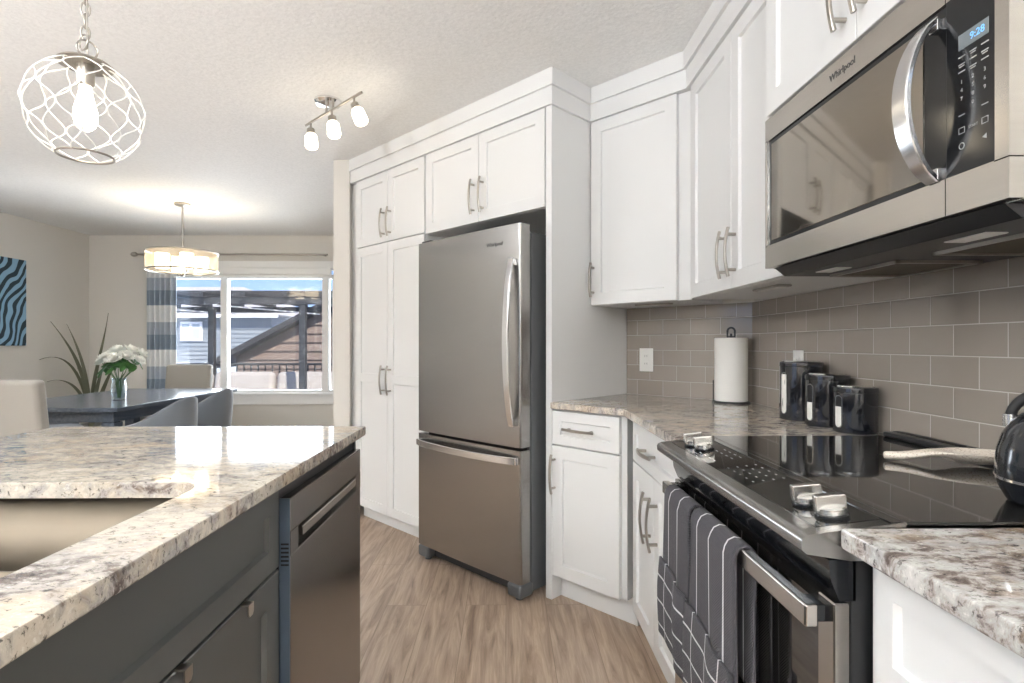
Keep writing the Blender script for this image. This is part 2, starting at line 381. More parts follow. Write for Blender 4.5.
# baseboards
sbox('baseboard_left', LX, LX+0.015, BY, WY, 0, 0.12, mat='trimw')
sbox('baseboard_far', LX+0.015, -1.185, WY-0.015, WY, 0, 0.12, mat='trimw')
mb = MB().box(-1.20, -1.066, 3.785, 3.80, 0, 0.12, 0.003).box(-1.20, -1.185, 3.80, WY-0.016, 0, 0.12)
struct(mb.build('baseboard_divider', M['trimw']))

# backsplash (UV in metres)
def splash(name, p0, p1, n, z0, z1, off=0.0):
    t = bmesh.new(); uv = t.loops.layers.uv.new('UVMap'); L = (p1-p0).length; th = 0.009
    n = Vector(n)*th
    q = [p0, p1]
    vs = {}
    for i, p in enumerate(q):
        for j, z in enumerate((z0, z1)):
            for k in (0, 1): vs[i, j, k] = t.verts.new((p.x+n.x*k, p.y+n.y*k, z))
    def F(keys):
        f = t.faces.new([vs[k] for k in keys])
        for lp, k in zip(f.loops, keys): lp[uv].uv = (k[0]*L+off, (z0, z1)[k[1]]-0.915+0.0787*4)
    F([(0,0,1),(1,0,1),(1,1,1),(0,1,1)]); F([(0,0,0),(0,1,0),(1,1,0),(1,0,0)])
    F([(0,0,0),(0,0,1),(0,1,1),(0,1,0)]); F([(1,0,1),(1,0,0),(1,1,0),(1,1,1)])
    F([(0,1,1),(1,1,1),(1,1,0),(0,1,0)]); F([(0,0,1),(0,0,0),(1,0,0),(1,0,1)])
    me = bpy.data.meshes.new(name); t.to_mesh(me); t.free(); me.materials.append(M['tile'])
    o = bpy.data.objects.new(name, me); COL.objects.link(o); return struct(o)
cu = (WCY-WX)*S2
pB0, pB1 = UC(1.648, WC-0.0005), UC(cu+0.004, WC-0.0005)
splash('trim_2', pB0, pB1, (-S2, -S2, 0), 0.9155, 1.374, off=0.010)
splash('trim_3', Vector((WX-0.0005, WCY-0.004, 0)), Vector((WX-0.0005, -1.2, 0)), (-1, 0, 0), 0.9155, 1.374, off=0.076)

# ------------------------------------------------------------------ cabinetry
def shaker(x0, x1, z0, z1, yf=0.0, t=0.02, st=0.058, rec=0.010, g=0.0015):
    x0 += g; x1 -= g; z0 += g; z1 -= g
    mb = MB(); bm = mb.bm; c = 0.0018
    def ring(i, y): return [bm.verts.new(p) for p in ((x0+i, y, z0+i), (x1-i, y, z0+i), (x1-i, y, z1-i), (x0+i, y, z1-i))]
    rs = [ring(0, yf+t), ring(0, yf+c), ring(c, yf), ring(st, yf), ring(st+0.004, yf+rec)]
    bm.faces.new(list(reversed(rs[0])))
    for a, b in zip(rs, rs[1:]):
        for k in range(4): bm.faces.new((a[k], a[(k+1) % 4], b[(k+1) % 4], b[k]))
    bm.faces.new(rs[-1]); return mb
def slab_split(x0, x1, z0, z1, zr0, zr1, yf=0.0, t=0.02, st=0.058, rec=0.010, g=0.0015):
    """tall shaker door with a middle rail"""
    x0 += g; x1 -= g; z0 += g; z1 -= g; mb = MB()
    mb.box(x0, x0+st, yf, yf+t, z0, z1, 0.0012, 1).box(x1-st, x1, yf, yf+t, z0, z1, 0.0012, 1)
    for a, b in ((z0, z0+st), (zr0, zr1), (z1-st, z1)): mb.box(x0+st-0.0005, x1-st+0.0005, yf, yf+t, a, b, 0.0012, 1)
    mb.box(x0+st-0.001, x1-st+0.001, yf+rec, yf+t-0.001, z0+st-0.001, z1-st+0.001)
    return mb
def handle(cx, cz, L, vertical, yf=0.0, stand=0.026, w=0.012, bow=0.012, th=0.007):
    mb = MB(); n_ = 14; pts = []; ths = []
    for i in range(n_+1):
        t = -1+2*i/n_; y = yf-stand-bow*(1-t*t)
        pts.append((cx, y, cz+t*L/2) if vertical else (cx+t*L/2, y, cz)); ths.append(th*(1+0.25*abs(t)))
    mb.sweep(pts, (1, 0, 0) if vertical else (0, 0, 1), w, ths)
    for s in (-1, 1):
        q = s*0.36*L; y = yf-stand-bow*(1-0.52)
        p = (cx, cz+q) if vertical else (cx+q, cz)
        mb.tube([(p[0], yf-0.0002, p[1]), (p[0], y, p[1])], 0.0055, 10)
    return mb

def cab(name, label, loc, rotz, w, carc, doors, kick=None, mat='white', group=None, cat='cabinet', hmat='nickel'):
    """origin at front-left base corner of the door plane; x to the right, y into the wall"""
    t = thing(name, label, cat, loc, rotz, group)
    z0, z1, dep = carc
    MB().box(0, w, 0.0205, dep, z0, z1, 0.001, 1).build('carcass', M[mat], t, smooth=0)
    if kick: MB().box(kick[1] if len(kick) > 1 else 0, w-(kick[2] if len(kick) > 2 else 0), kick[0], dep-0.01, 0.0, z0-0.001).build('toe_kick', M[mat], t, smooth=0)
    for d in doors:
        nm = d[0]
        if nm == 'tall': o = slab_split(*d[1:5], *d[6]).build('door', M[mat], t, smooth=0)
        else: o = shaker(*d[1:5], **(d[6] if len(d) > 6 else {})).build(nm, M[mat], t, smooth=0)
        for h in (d[5] or []): handle(*h).build('handle', M[hmat], o)
    return t
RD = -PI/4; RA = -PI/2
FC = 1.95   # front plane of the tall units and the angled base
# pantry u 3.40 .. 2.63
cab('pantry_cabinet', 'tall white four-door pantry cabinet left of the refrigerator', UC(3.40, FC), RD, 0.772, (0.09, 2.29, 0.62),
    [('tall', 0, 0.386, 0.09, 1.833, [(0.350, 0.955, 0.185, True)], (0.93, 0.99)),
     ('tall', 0.386, 0.772, 0.09, 1.833, [(0.422, 0.955, 0.185, True)], (0.93, 0.99)),
     ('door', 0, 0.386, 1.836, 2.29, [(0.350, 1.955, 0.185, True)]),
     ('door', 0.386, 0.772, 1.836, 2.29, [(0.422, 1.955, 0.185, True)])], kick=(0.06,))
bpy.context.view_layer.update()
for o in [x for x in COL.objects if x.name == 'pantry_cabinet']: MB().box(-0.090, -0.001, 0.022, 0.06, 0.09, 2.29).build('filler_strip', M['white'], o, smooth=0)
cab('fridge_cabinet', 'white two-door cabinet mounted above the refrigerator', UC(2.626, FC), RD, 0.938, (1.825, 2.29, 0.62),
    [('door', 0.012, 0.472, 1.825, 2.29, [(0.436, 1.96, 0.185, True)]), ('door', 0.472, 0.932, 1.825, 2.29, [(0.508, 1.96, 0.185, True)])])
t = thing('end_panel', 'full-height white side panel between refrigerator and countertop', 'cabinet panel', UC(1.687, FC), RD)
MB().box(0, 0.036, 0, WC-FC-0.001, 0.0, 2.29, 0.0015, 1).build('panel', M['white'], t, smooth=0)
# angled base, u 1.65 .. 1.262
cab('base_cabinet', 'white base cabinet with one drawer over one door, beside the end panel', UC(1.650, FC), RD, 0.392, (0.115, 0.884, 0.60),
    [('drawer', 0.0, 0.367, 0.720, 0.878, [(0.166, 0.80, 0.17, False)], {'st': 0.045}), ('door', 0.0, 0.367, 0.115, 0.717, [(0.018, 0.588, 0.18, True)])], kick=(0.07, 0.0, -0.02))
# straight base left of range: y from 2.225 down to 1.562
FX = 0.508
cab('base_cabinet', 'white base cabinet with a drawer over two doors, between corner and range', (FX, 2.232, 0), RA, 0.668, (0.115, 0.884, 0.60),
    [('drawer', 0.03, 0.66, 0.720, 0.878, [(0.30, 0.795, 0.17, False)], {'st': 0.045}),
     ('door', 0.03, 0.345, 0.115, 0.717, [(0.30, 0.572, 0.18, True)]), ('door', 0.345, 0.66, 0.115, 0.717, [(0.386, 0.572, 0.18, True)])], kick=(0.058,))
cab('base_cabinet', 'white drawer base cabinet under the counter right of the range', (FX, 0.789, 0), RA, 1.98, (0.115, 0.884, 0.60),
    [('drawer', 0.035, 0.90, 0.720, 0.878, [(0.47, 0.80, 0.17, False)], {'st': 0.034}), ('drawer', 0.035, 0.90, 0.42, 0.717, [(0.47, 0.66, 0.17, False)]),
     ('drawer', 0.035, 0.90, 0.115, 0.417, [(0.47, 0.36, 0.17, False)]),
     ('door', 0.90, 1.44, 0.115, 0.878, [(1.40, 0.70, 0.18, True)]), ('door', 1.44, 1.98, 0.115, 0.878, [(1.48, 0.70, 0.18, True)])], kick=(0.058,))
# wall cabinets
UB = 1.376
cab('wall_cabinet', 'single-door white upper cabinet above the paper towels, beside the end panel', UC(1.650, 2.245), RD, 0.530, (UB, 2.29, 0.335),
    [('door', 0.004, 0.470, UB, 2.29, [(0.022, 1.50, 0.17, True)])])
UX = 0.792; UCY = 2.245/S2-UX
cab('wall_cabinet', 'two-door white upper cabinet between the corner and the microwave', (UX, UCY-0.006, 0), RA, UCY-0.006-1.562, (UB, 2.29, 0.34),
    [('door', 0.02, 0.445, UB, 2.29, [(0.408, 1.50, 0.17, True)]), ('door', 0.445, UCY-0.006-1.562, UB, 2.29, [(0.484, 1.50, 0.17, True)])])
cab('wall_cabinet', 'two-door white cabinet directly above the microwave', (0.737, 1.556, 0), RA, 0.762, (1.822, 2.29, 0.395),
    [('door', 0, 0.403, 1.822, 2.29, [(0.368, 1.945, 0.17, True)]), ('door', 0.403, 0.762, 1.822, 2.29, [(0.437, 1.945, 0.17, True)])])
# crown: two stepped bands following the cabinet fronts
def offset_path(pts, d):
    out = []
    for i, p in enumerate(pts):
        ns = []
        for a, b in ((i-1, i), (i, i+1)):
            if 0 <= a and b < len(pts):
                t = (pts[b]-pts[a]).normalized(); ns.append(Vector((-t.y, t.x)))
        if len(ns) == 1: out.append(p+ns[0]*d)
        else:
            m = (ns[0]+ns[1]); m = m/m.length; out.append(p+m*(d/max(0.2, m.dot(ns[0]))))
    return out
v2 = lambda v: Vector((v.x, v.y))
path = [v2(UC(3.45, 2.3)), v2(UC(3.45, FC)), v2(UC(1.651, FC)), v2(UC(1.651, 2.245)), Vector((UX, UCY)), Vector((UX, 1.558)), Vector((0.737, 1.558)), Vector((0.737, 0.794)), Vector((1.0, 0.794))]
# direction chosen so that +90deg normal points into the room?
mb = MB()
for z0, z1, o0 in ((2.2905, 2.372, 0.012), (2.372, CEIL-0.001, 0.026)):
    A = offset_path(path, -o0); B = offset_path(path, 0.03)
    for i in range(len(path)-1):
        mb.prism([(A[i].x, A[i].y), (A[i+1].x, A[i+1].y), (B[i+1].x, B[i+1].y), (B[i].x, B[i].y)], z0, z1, 0.0)
struct(mb.build('trim_1', M['white'], smooth=0))
# under-cabinet lights
def uclight(label, loc, rz):
    t = thing('under_cabinet_light', label, 'light', loc, rz, 'under-cabinet lights')
    MB().box(-0.09, 0.09, -0.025, 0.025, -0.008, -0.0005, 0.003).build('housing', M['nickel'], t)
    MB().box(-0.075, 0.075, -0.014, 0.014, -0.010, -0.008, 0.001).build('lens', M['plastic_w'], t)
uclight('slim linear light under the cabinet above the paper towels', UC(1.36, 2.36, UB), RD)
uclight('slim linear light under the cabinet beside the microwave', (0.90, 1.86, UB), RA)

# ------------------------------------------------------------------ countertops
def counter(name, label, pts, mat):
    t = bmesh.new()
    mb = MB().prism(pts, 0.885, 0.915, 0.005, 2)
    o = mb.build(name, mat); tag(o, label, 'countertop'); return o
CX = 0.483
cB = 1.935; uK = cB/S2*1  # angled edge meets straight edge
cyK = cB/S2-CX
pts = [UC(1.649, cB), (CX, cyK), (CX, 1.560), (WX-0.002, 1.560), (WX-0.002, WCY-0.003), UC(1.649, WC-0.002)]
counter('countertop', 'brown speckled granite countertop in the corner under the paper towels', [(p[0], p[1]) for p in pts], M['granite_b'])
counter('countertop', 'grey and cream granite countertop right of the range', [(CX, -1.19), (WX-0.002, -1.19), (WX-0.002, 0.793), (CX, 0.793)], M['granite_c'])

# ------------------------------------------------------------------ refrigerator
f = thing('refrigerator', 'stainless steel bottom-freezer refrigerator standing in the white cabinet surround', 'refrigerator', UC(2.113, 1.815), RD)
hw = 0.392
MB().box(-hw+0.004, hw-0.004, 0.078, 0.74, 0.03, 1.705, 0.006).build('body', M['body'], f)
MB().box(-hw+0.02, hw-0.02, 0.062, 0.080, 0.10, 1.70).build('gasket', M['dark'], f, smooth=0)
def fdoor(z0, z1):
    mb = MB(); P = []
    n_ = 12; bow = 0.006; r = 0.014
    for i in range(n_+1):
        t = -1+2*i/n_; P.append((t*(hw-r), -bow*(1-t*t)))
    prof = [(-hw, 0.062), (-hw, r)]+[(-hw+r*(1-math.cos(a)), r-r*math.sin(a)) for a in (0.5, 1.0)]+P+[(hw-r*(1-math.cos(a)), r-r*math.sin(a)) for a in (1.0, 0.5)]+[(hw, r), (hw, 0.062)]
    mb.prism(prof, z0, z1); return mb
d1 = fdoor(0.708, 1.735).build('door', M['steel'], f, smooth=30)
d2 = fdoor(0.085, 0.694).build('freezer_door', M['steel'], f, smooth=30)
# vertical bowed handle
pts = []; n_ = 18
for i in range(n_+1):
    t = -1+2*i/n_; pts.append((hw-0.045, -0.014-0.040*(1-t*t)**0.8, 1.19+t*0.385))
mb = MB().sweep(pts, (1, 0, 0), [0.036-0.006*abs(-1+2*i/n_) for i in range(n_+1)], 0.012)
mb.box(hw-0.056, hw-0.034, -0.022, 0.002, 0.806, 0.835, 0.003).box(hw-0.056, hw-0.034, -0.022, 0.002, 1.545, 1.574, 0.003)
mb.build('handle', M['handle_steel'], d1)
pts = []
for i in range(n_+1):
    t = -1+2*i/n_; pts.append((t*(hw-0.012), -0.012-0.046*(1-t*t)**0.8, 0.648))
mb = MB().sweep(pts, (0, 0, 1), 0.034, 0.010)
mb.box(-hw+0.012, -hw+0.034, -0.02, 0.003, 0.632, 0.664, 0.003).box(hw-0.034, hw-0.012, -0.02, 0.003, 0.632, 0.664, 0.003)
mb.build('handle', M['handle_steel'], d2)
MB().box(-hw+0.01, -hw+0.09, 0.02, 0.12, 1.7355, 1.750, 0.004).build('hinge_cover', M['black'], f)
MB().box(-hw+0.05, hw-0.05, 0.05, 0.09, 0.02, 0.085, 0.004).build('base_grille', M['black'], f)
for sx_ in (-1, 1):
    MB().box(sx_*(hw-0.045)-0.045, sx_*(hw-0.045)+0.045, 0.0, 0.09, 0.018, 0.078, 0.012, 3).tube([(sx_*(hw-0.045), 0.04, 0.0), (sx_*(hw-0.045), 0.04, 0.02)], 0.018, 14).build('foot_cover', M['body'], f)
def text(body, size, mat, parent, loc, rot, name='logo', ext=0.0003):
    c = bpy.data.curves.new(name, 'FONT'); c.body = body; c.size = size; c.extrude = ext; c.align_x = 'CENTER'; c.align_y = 'CENTER'; c.resolution_u = 3
    tmp = bpy.data.objects.new('tmp', c); COL.objects.link(tmp)
    dg = bpy.context.evaluated_depsgraph_get(); me = bpy.data.meshes.new_from_object(tmp.evaluated_get(dg))
    bpy.data.objects.remove(tmp); bpy.data.curves.remove(c)
    R = Matrix.Translation(Vector(loc)) @ rot.to_4x4(); me.transform(R); me.materials.clear(); me.materials.append(mat)
    o = bpy.data.objects.new(name, me); COL.objects.link(o); o.parent = parent; return o
FR = Matrix.Rotation(PI/2, 3, 'X')   # text facing local -y
text('Whirlpool', 0.026, M['mark'], d1, (0.225, -0.0048, 1.655), FR)

# ------------------------------------------------------------------ microwave (front plane X=.735)
mw = thing('microwave', 'stainless over-the-range microwave with curved handle and black keypad', 'microwave', (0.735, 1.176, 1.392), RA)
H0 = 0.0; hw = 0.378; mz = lambda z: z-1.392
MB().box(-hw+0.002, hw-0.002, 0.0225, 0.392, 0.001, 0.419, 0.002).build('housing', M['steel_mw'], mw)
# black underside
mb = MB(); mb.prism([(0.012, 0.0), (0.04, -0.022), (0.375, -0.022), (0.392, 0.0)], -hw+0.03, hw-0.02, axis='x')
mb.build('underside', M['black'], mw, smooth=0)
M['filter'] = pmat('grease_filter', (0.10, 0.085, 0.06), 0.5, 0.6)
nf = NT(M['filter']); vv = nf.coords(); w = nf.n('TexWave'); w.inputs['Scale'].default_value = 60; nf.l(vv, w.inputs[0]); nf.bump(w.outputs[0], 0.6, 0.002)
for x0, x1 in ((-0.30, -0.06), (0.06, 0.30)):
    fl = MB().box(x0, x1, 0.15, 0.33, -0.026, -0.0222, 0.002).build('grease_filter', M['filter'], mw)
    mb = MB()
    for a, b, c, d in ((x0-0.008, x1+0.008, 0.142, 0.15), (x0-0.008, x1+0.008, 0.33, 0.338), (x0-0.008, x0, 0.142, 0.338), (x1, x1+0.008, 0.142, 0.338)): mb.box(a, b, c, d, -0.029, -0.0222)
    mb.build('rim', M['nickel'], fl, smooth=0)
for x0 in (-0.25, 0.17): MB().box(x0, x0+0.09, 0.07, 0.11, -0.025, -0.0222, 0.002).build('work_lamp', M['plastic_w'], mw)
# door frame with window hole
xs = 0.262   # split between door and keypad, local x
dz0, dz1 = mz(1.395), mz(1.812); wz0, wz1 = mz(1.457), mz(1.750)
mb = MB()
mb.box(-hw, xs-0.001, 0.0, 0.022, dz0, wz0).box(-hw, xs-0.001, 0.0, 0.022, wz1, dz1).box(-hw, -hw+0.012, 0.0, 0.022, wz0-0.002, wz1+0.002)
dr = mb.build('door', M['steel_mw'], mw, smooth=0)
MB().box(-hw+0.012, xs-0.001, 0.004, 0.02, wz0, wz1).build('door_border', M['gloss_black'], dr, smooth=0)
MB().box(-hw+0.03, xs-0.052, 0.0025, 0.006, wz0+0.012, wz1-0.012, 0.001, 1).build('window', M['mirror_glass'], dr)
pts = []; n_ = 18
for i in range(n_+1):
    t = -1+2*i/n_; pts.append((xs-0.026, 0.0-0.056*(1-t*t)**0.75, mz(1.597)+t*0.137))
mb = MB().sweep(pts, (1, 0, 0), [0.036-0.010*abs(-1+2*i/n_)**3 for i in range(n_+1)], 0.010)
mb.box(xs-0.032, xs-0.012, -0.004, 0.005, mz(1.597)-0.137, mz(1.597)-0.117, 0.002).box(xs-0.032, xs-0.012, -0.004, 0.005, mz(1.597)+0.117, mz(1.597)+0.137, 0.002)
mb.build('handle', M['handle_steel'], dr)
# keypad side
MB().box(xs-0.006, xs+0.006, 0.005, 0.0225, dz0+0.002, dz1-0.002).build('gap_shade_strip', M['dark'], mw, smooth=0)  # dark strip stands in for the shade inside the door gap
mb = MB().box(xs+0.001, hw+0.001, 0.0, 0.022, dz0, wz0).box(xs+0.001, hw+0.001, 0.0, 0.022, wz1, dz1).box(hw-0.024, hw+0.001, 0.0, 0.022, wz0-0.002, wz1+0.002)
mb.build('keypad_frame', M['steel_mw'], mw, smooth=0)
kp = MB().box(xs+0.001, hw-0.022, -0.0006, 0.02, wz0-0.001, wz1+0.001, 0.0025, 2).build('keypad', M['gloss_black'], mw)
ds = MB().box(xs+0.028, xs+0.084, -0.0014, 0.0, mz(1.655), mz(1.680), 0.0003, 1).build('display', M['display'], kp)
text('9:28', 0.016, M['digits'], kp, (xs+0.064, -0.0016, mz(1.667)), FR, 'clock_digits')
rows = [1.643, 1.631, 1.619]
def mark(nm, parent, *a): return MB().box(*a).build(nm, M['print'], parent, smooth=0)
for r_, z in enumerate(rows):
    for c_ in range(3):
        x = xs+0.034+c_*0.0215; mark('key_legend', kp, x-0.0065, x+0.0065, -0.0010, -0.0004, mz(z), mz(z)+0.0018)
        if (r_+c_) % 2: mark('key_legend', kp, x-0.005, x+0.005, -0.0010, -0.0004, mz(z)-0.0035, mz(z)-0.0018)
for x in (0.034, 0.077): mark('key_legend', kp, xs+x-0.006, xs+x+0.006, -0.0010, -0.0004, mz(1.549), mz(1.5505))
for x, z in ((0.034, 1.520), (0.077, 1.520)):
    mb = MB()
    for a, b, c, d in ((-0.006, 0.006, 0, 0.001), (-0.006, 0.006, 0.009, 0.010), (-0.006, -0.005, 0, 0.01), (0.005, 0.006, 0, 0.01)): mb.box(xs+x+a, xs+x+b, -0.0010, -0.0004, mz(z)+c, mz(z)+d)
    mb.build('key_symbol', M['print'], kp, smooth=0)
for i, ch in enumerate('1234567890'):
    r_, c_ = divmod(i, 3) if i < 9 else (3, 1)
    text(ch, 0.0085, M['print'], kp, (xs+0.034+c_*0.0215, -0.0010, mz(1.603)-r_*0.0135), FR, 'key_digit', 0.0002)
text('START', 0.006, M['print'], kp, (xs+0.056, -0.0010, mz(1.525)), FR, 'key_word', 0.0002)
mb = MB().tube([(xs+0.034+0.005*math.cos(a), -0.0008, mz(1.500)+0.005*math.sin(a)) for a in [2*PI*k/16 for k in range(16)]], 0.0006, 6, closed=True).build('key_symbol', M['print'], kp)
mb = MB().prism([(xs+0.072, mz(1.500)), (xs+0.080, mz(1.504)), (xs+0.080, mz(1.496))], -0.001, -0.0004, axis='y'); mb.build('key_symbol', M['print'], kp)
text('Whirlpool', 0.022, M['mark'], dr, (-0.022, -0.0003, mz(1.781)), FR)

# ------------------------------------------------------------------ range
rg = thing('range', 'black and stainless slide-in electric range with glass cooktop', 'stove', (0.478, 1.176, 0), RA)
RX = lambda X: X-0.478; hw = 0.378
MB().box(-hw, hw, RX(0.503), RX(1.10), 0.03, 0.905, 0.003).build('body', M['black'], rg)
for a in (-0.33, 0.33):
    for y in (0.08, 0.56): MB().tube([(a, y, 0), (a, y, 0.031)], 0.018, 12).build('foot', M['black'], rg)
# cooktop
MB().box(-hw-0.003, hw+0.003, RX(0.560), RX(1.085), 0.9155, 0.9215, 0.002, 2).build('cooktop', M['glass_black'], rg)
vt = MB().box(-hw+0.01, hw-0.01, RX(1.062), RX(1.122), 0.9216, 0.936, 0.005, 2)
rv = vt.build('vent_trim', M['black'], rg)
mb = MB()
for i in range(3): mb.box(-hw+0.02+i*0.245, -hw+0.25+i*0.245, RX(1.085), RX(1.10), 0.9361, 0.9375)
mb.build('vent_slots', M['dark'], rv, smooth=0)
# bullnose control panel, profile in (Y,Z)
prof = [(RX(0.582), 0.9218), (RX(0.47), 0.9085), (RX(0.440), 0.9045), (RX(0.431), 0.900), (RX(0.428), 0.894), (RX(0.429), 0.882), (RX(0.436), 0.876), (RX(0.50), 0.866), (RX(0.582), 0.866)]
cp = MB().prism(prof, -hw-0.004, hw+0.004, axis='x').build('control_panel', M['steel'], rg, smooth=40)
def slope_z(Y): return 0.9085+(Y-RX(0.47))*(0.9218-0.9085)/(RX(0.582)-RX(0.47))
# black glass inset following the slope
mb = MB(); bm = mb.bm
v = [bm.verts.new(p) for p in ((-hw+0.02, RX(0.462), slope_z(RX(0.462))+0.0006), (hw-0.02, RX(0.462), slope_z(RX(0.462))+0.0006), (hw-0.02, RX(0.575), slope_z(RX(0.575))+0.0006), (-hw+0.02, RX(0.575), slope_z(RX(0.575))+0.0006))]
w_ = [bm.verts.new(x.co+Vector((0, 0, -0.004))) for x in v]
bm.faces.new(v); bm.faces.new(w_)
for k in range(4): bm.faces.new((v[k], v[(k+1) % 4], w_[(k+1) % 4], w_[k]))
ci = mb.build('touch_glass', M['glass_black'], cp, smooth=0)
ang = math.atan2(0.0133, 0.112)
for i in range(5):
    for j in range(4):
        x = -0.02+i*0.030; y = RX(0.485)+j*0.020; mark('touch_legend', cp, x-0.0035, x+0.0035, y-0.0016, y+0.0016, slope_z(y)+0.0002, slope_z(y)+0.0010)
for i in range(4):
    for j in (0, 2, 3):
        x = -0.19+i*0.030; y = RX(0.485)+j*0.020; mark('touch_legend', cp, x-0.006, x+0.006, y-0.001, y+0.001, slope_z(y)+0.0002, slope_z(y)+0.0010)
# knobs
RSL = Matrix.Rotation(ang, 4, 'X')
for kx, ky in ((-0.283, 0.500), (-0.222, 0.505), (0.258, 0.506), (0.322, 0.508)):
    z0 = slope_z(RX(ky))+0.0008; T = Matrix.Translation(Vector((kx, RX(ky), z0))) @ RSL
    kb = MB().lathe([(0.0245, 0), (0.0245, 0.004)], (0, 0, 0), 28, M=T).build('knob_collar', M['gloss_black'], cp)
    mb = MB(); mb.lathe([(0.0215, 0.0042), (0.0222, 0.007), (0.0218, 0.014), (0.0195, 0.0165)], (0, 0, 0), 28, M=T)
    # raised blade grip
    mb.box(-0.0075, 0.0075, -0.0245, 0.0225, 0.008, 0.034, 0.0028, 2, mat=T @ Matrix.Rotation(-0.08, 4, 'Z'))
    mb.build('knob', M['knob'], cp)
# black vent zone above the door
MB().prism([(RX(0.470), 0.866), (RX(0.474), 0.835), (RX(0.486), 0.806), (RX(0.51), 0.806), (RX(0.51), 0.866)], -hw, hw, axis='x').build('door_top_trim', M['gloss_black'], rg, smooth=30)
mb = MB()
mb.box(-hw, -hw+0.042, 0.0, 0.024, 0.20, 0.802, 0.002, 1).box(hw-0.042, hw, 0.0, 0.024, 0.20, 0.802, 0.002, 1).box(-hw+0.042, hw-0.042, 0.0, 0.024, 0.20, 0.27, 0.002, 1)
od = mb.build('oven_door', M['steel_mw'], rg, smooth=0)
MB().box(-hw+0.041, hw-0.041, 0.002, 0.022, 0.268, 0.802).build('oven_window', M['glass_black'], od, smooth=0)
pz = 0.782
mb = MB().box(-hw+0.012, hw-0.004, RX(0.438), RX(0.458), pz-0.017, pz+0.017, 0.004, 3)
mb.build('handle', M['steel_mw'], od)
for x in (-hw+0.035, hw-0.03):
    MB().box(x-0.022, x+0.018, RX(0.457), RX(0.481), pz-0.013, pz+0.013, 0.003).build('handle_bracket', M['gloss_black'], od)
MB().box(-hw, hw, 0.0, 0.024, 0.045, 0.192, 0.003).build('storage_drawer', M['steel_mw'], rg)

# ------------------------------------------------------------------ towels hanging on the oven handle
def towel_mat(name, grid):
    m = pmat(name, (0.07, 0.066, 0.078), 0.95, sheen=0.08); n = NT(m); v = n.coords('UV'); s = n.n('SeparateXYZ'); n.l(v, s.inputs[0])
    u = s.outputs[0]; vv = s.outputs[1]
    base = n.ramp(n.noise(n.coords(), 500, 2), [(0.3, (0.034, 0.031, 0.037)), (0.7, (0.078, 0.073, 0.083))])
    def line(val, per, wd, off): 
        f = n.math('FRACT', n.math('DIVIDE', n.math('ADD', val, off), per)); return n.math('LESS_THAN', f, wd/per)
    l = line(u, 0.074, 0.0055, 0.030)
    if grid: l = n.math('MAXIMUM', n.math('MULTIPLY', line(u, 0.074, 0.0035, 0.030), 1), line(vv, 0.06, 0.0045, 0.02))
    n.l(n.mix(l, base, (0.62, 0.60, 0.62)), n.b.inputs['Base Color'])
    wa = n.math('MULTIPLY', n.math('SINE', n.math('MULTIPLY', u, 1100)), n.math('SINE', n.math('MULTIPLY', vv, 1100)))
    n.bump(wa, 0.7, 0.0015); return m
M['towel'] = towel_mat('striped_towel_weave', False); M['towel_g'] = towel_mat('checked_towel_weave', True)
def sheet(mb, fn, nu, nv, Lu, Lv, v0=0.0):
    uv = mb.bm.loops.layers.uv.verify(); V = {}
    for i in range(nu+1):
        for j in range(nv+1): V[i, j] = mb.bm.verts.new(fn(i/nu, j/nv))
    for i in range(nu):
        for j in range(nv):
            ks = ((i, j), (i+1, j), (i+1, j+1), (i, j+1)); f = mb.bm.faces.new([V[k] for k in ks])
            for lp, k in zip(f.loops, ks): lp[uv].uv = (k[0]/nu*Lu, v0+k[1]/nv*Lv)
def towel(label, y_hi, y_lo, zb, zpocket, seed):
    # local frame of the range: x right (world -y), y depth (world x)
    t = thing('kitchen_towel', label, 'towel', (0.448, (y_hi+y_lo)/2, pz), RA, 'grey striped towels on the oven handle')
    w = y_hi-y_lo; rnd = random.Random(seed); ph = rnd.random()*6
    def wav(s, q): return 0.004*q*math.sin(s*9+ph)+0.002*q*math.sin(s*17+ph*2)
    R = 0.0195; Lf = pz-zb; Lb = 0.26
    def main(s, q):
        x = (s-0.5)*w
        Ltot = Lb+PI*R+Lf; d = q*Ltot
        if d < Lb: y = R; z = R*0-(Lb-d); g = (Lb-d)/Lb; y = R*0.9+wav(s, g)*0.6+0.0
        elif d < Lb+PI*R: a = (d-Lb)/R; y = R*math.cos(a); z = R*math.sin(a)*1.05; g = 0
        else:
            e_ = d-Lb-PI*R; g = e_/Lf; z = -e_; y = -R-0.001*g-wav(s, min(1, g*1.5))-0.004*math.sin(PI*s)
        x *= 1+0.03*max(0, g) if d > Lb else 1
        return Vector((x, min(y, 0.0195), z))
    mb = MB(); sheet(mb, main, 18, 60, w, Lb+PI*R+Lf)
    mb.build('towel_body', M['towel'], t, smooth=60, solid=0.006, recalc=True)
    zp = zpocket-pz
    def pocket(s, q):
        x = (s-0.5)*w*1.02; z = zp+0.012*math.cos(s*PI)+(zb-pz-zp-0.015)*q; g = -z/Lf
        y = -R-0.0095-0.001*g-wav(s, min(1, g*1.5))-0.002*math.sin(PI*s)-0.004*math.sin(PI*min(1, q*1.05)); 
        return Vector((x*(1+0.02*q), y, z))
    mb = MB(); sheet(mb, pocket, 18, 20, w, Lf+zp)
    mb.build('folded_end', M['towel_g'], t, smooth=60, solid=0.006)
    return t
towel('grey striped waffle towel hanging at the far left of the oven handle', 1.475, 1.285, 0.415, 0.60, 1)
towel('wider grey striped waffle towel at the middle of the oven handle', 1.265, 1.025, 0.40, 0.575, 4)

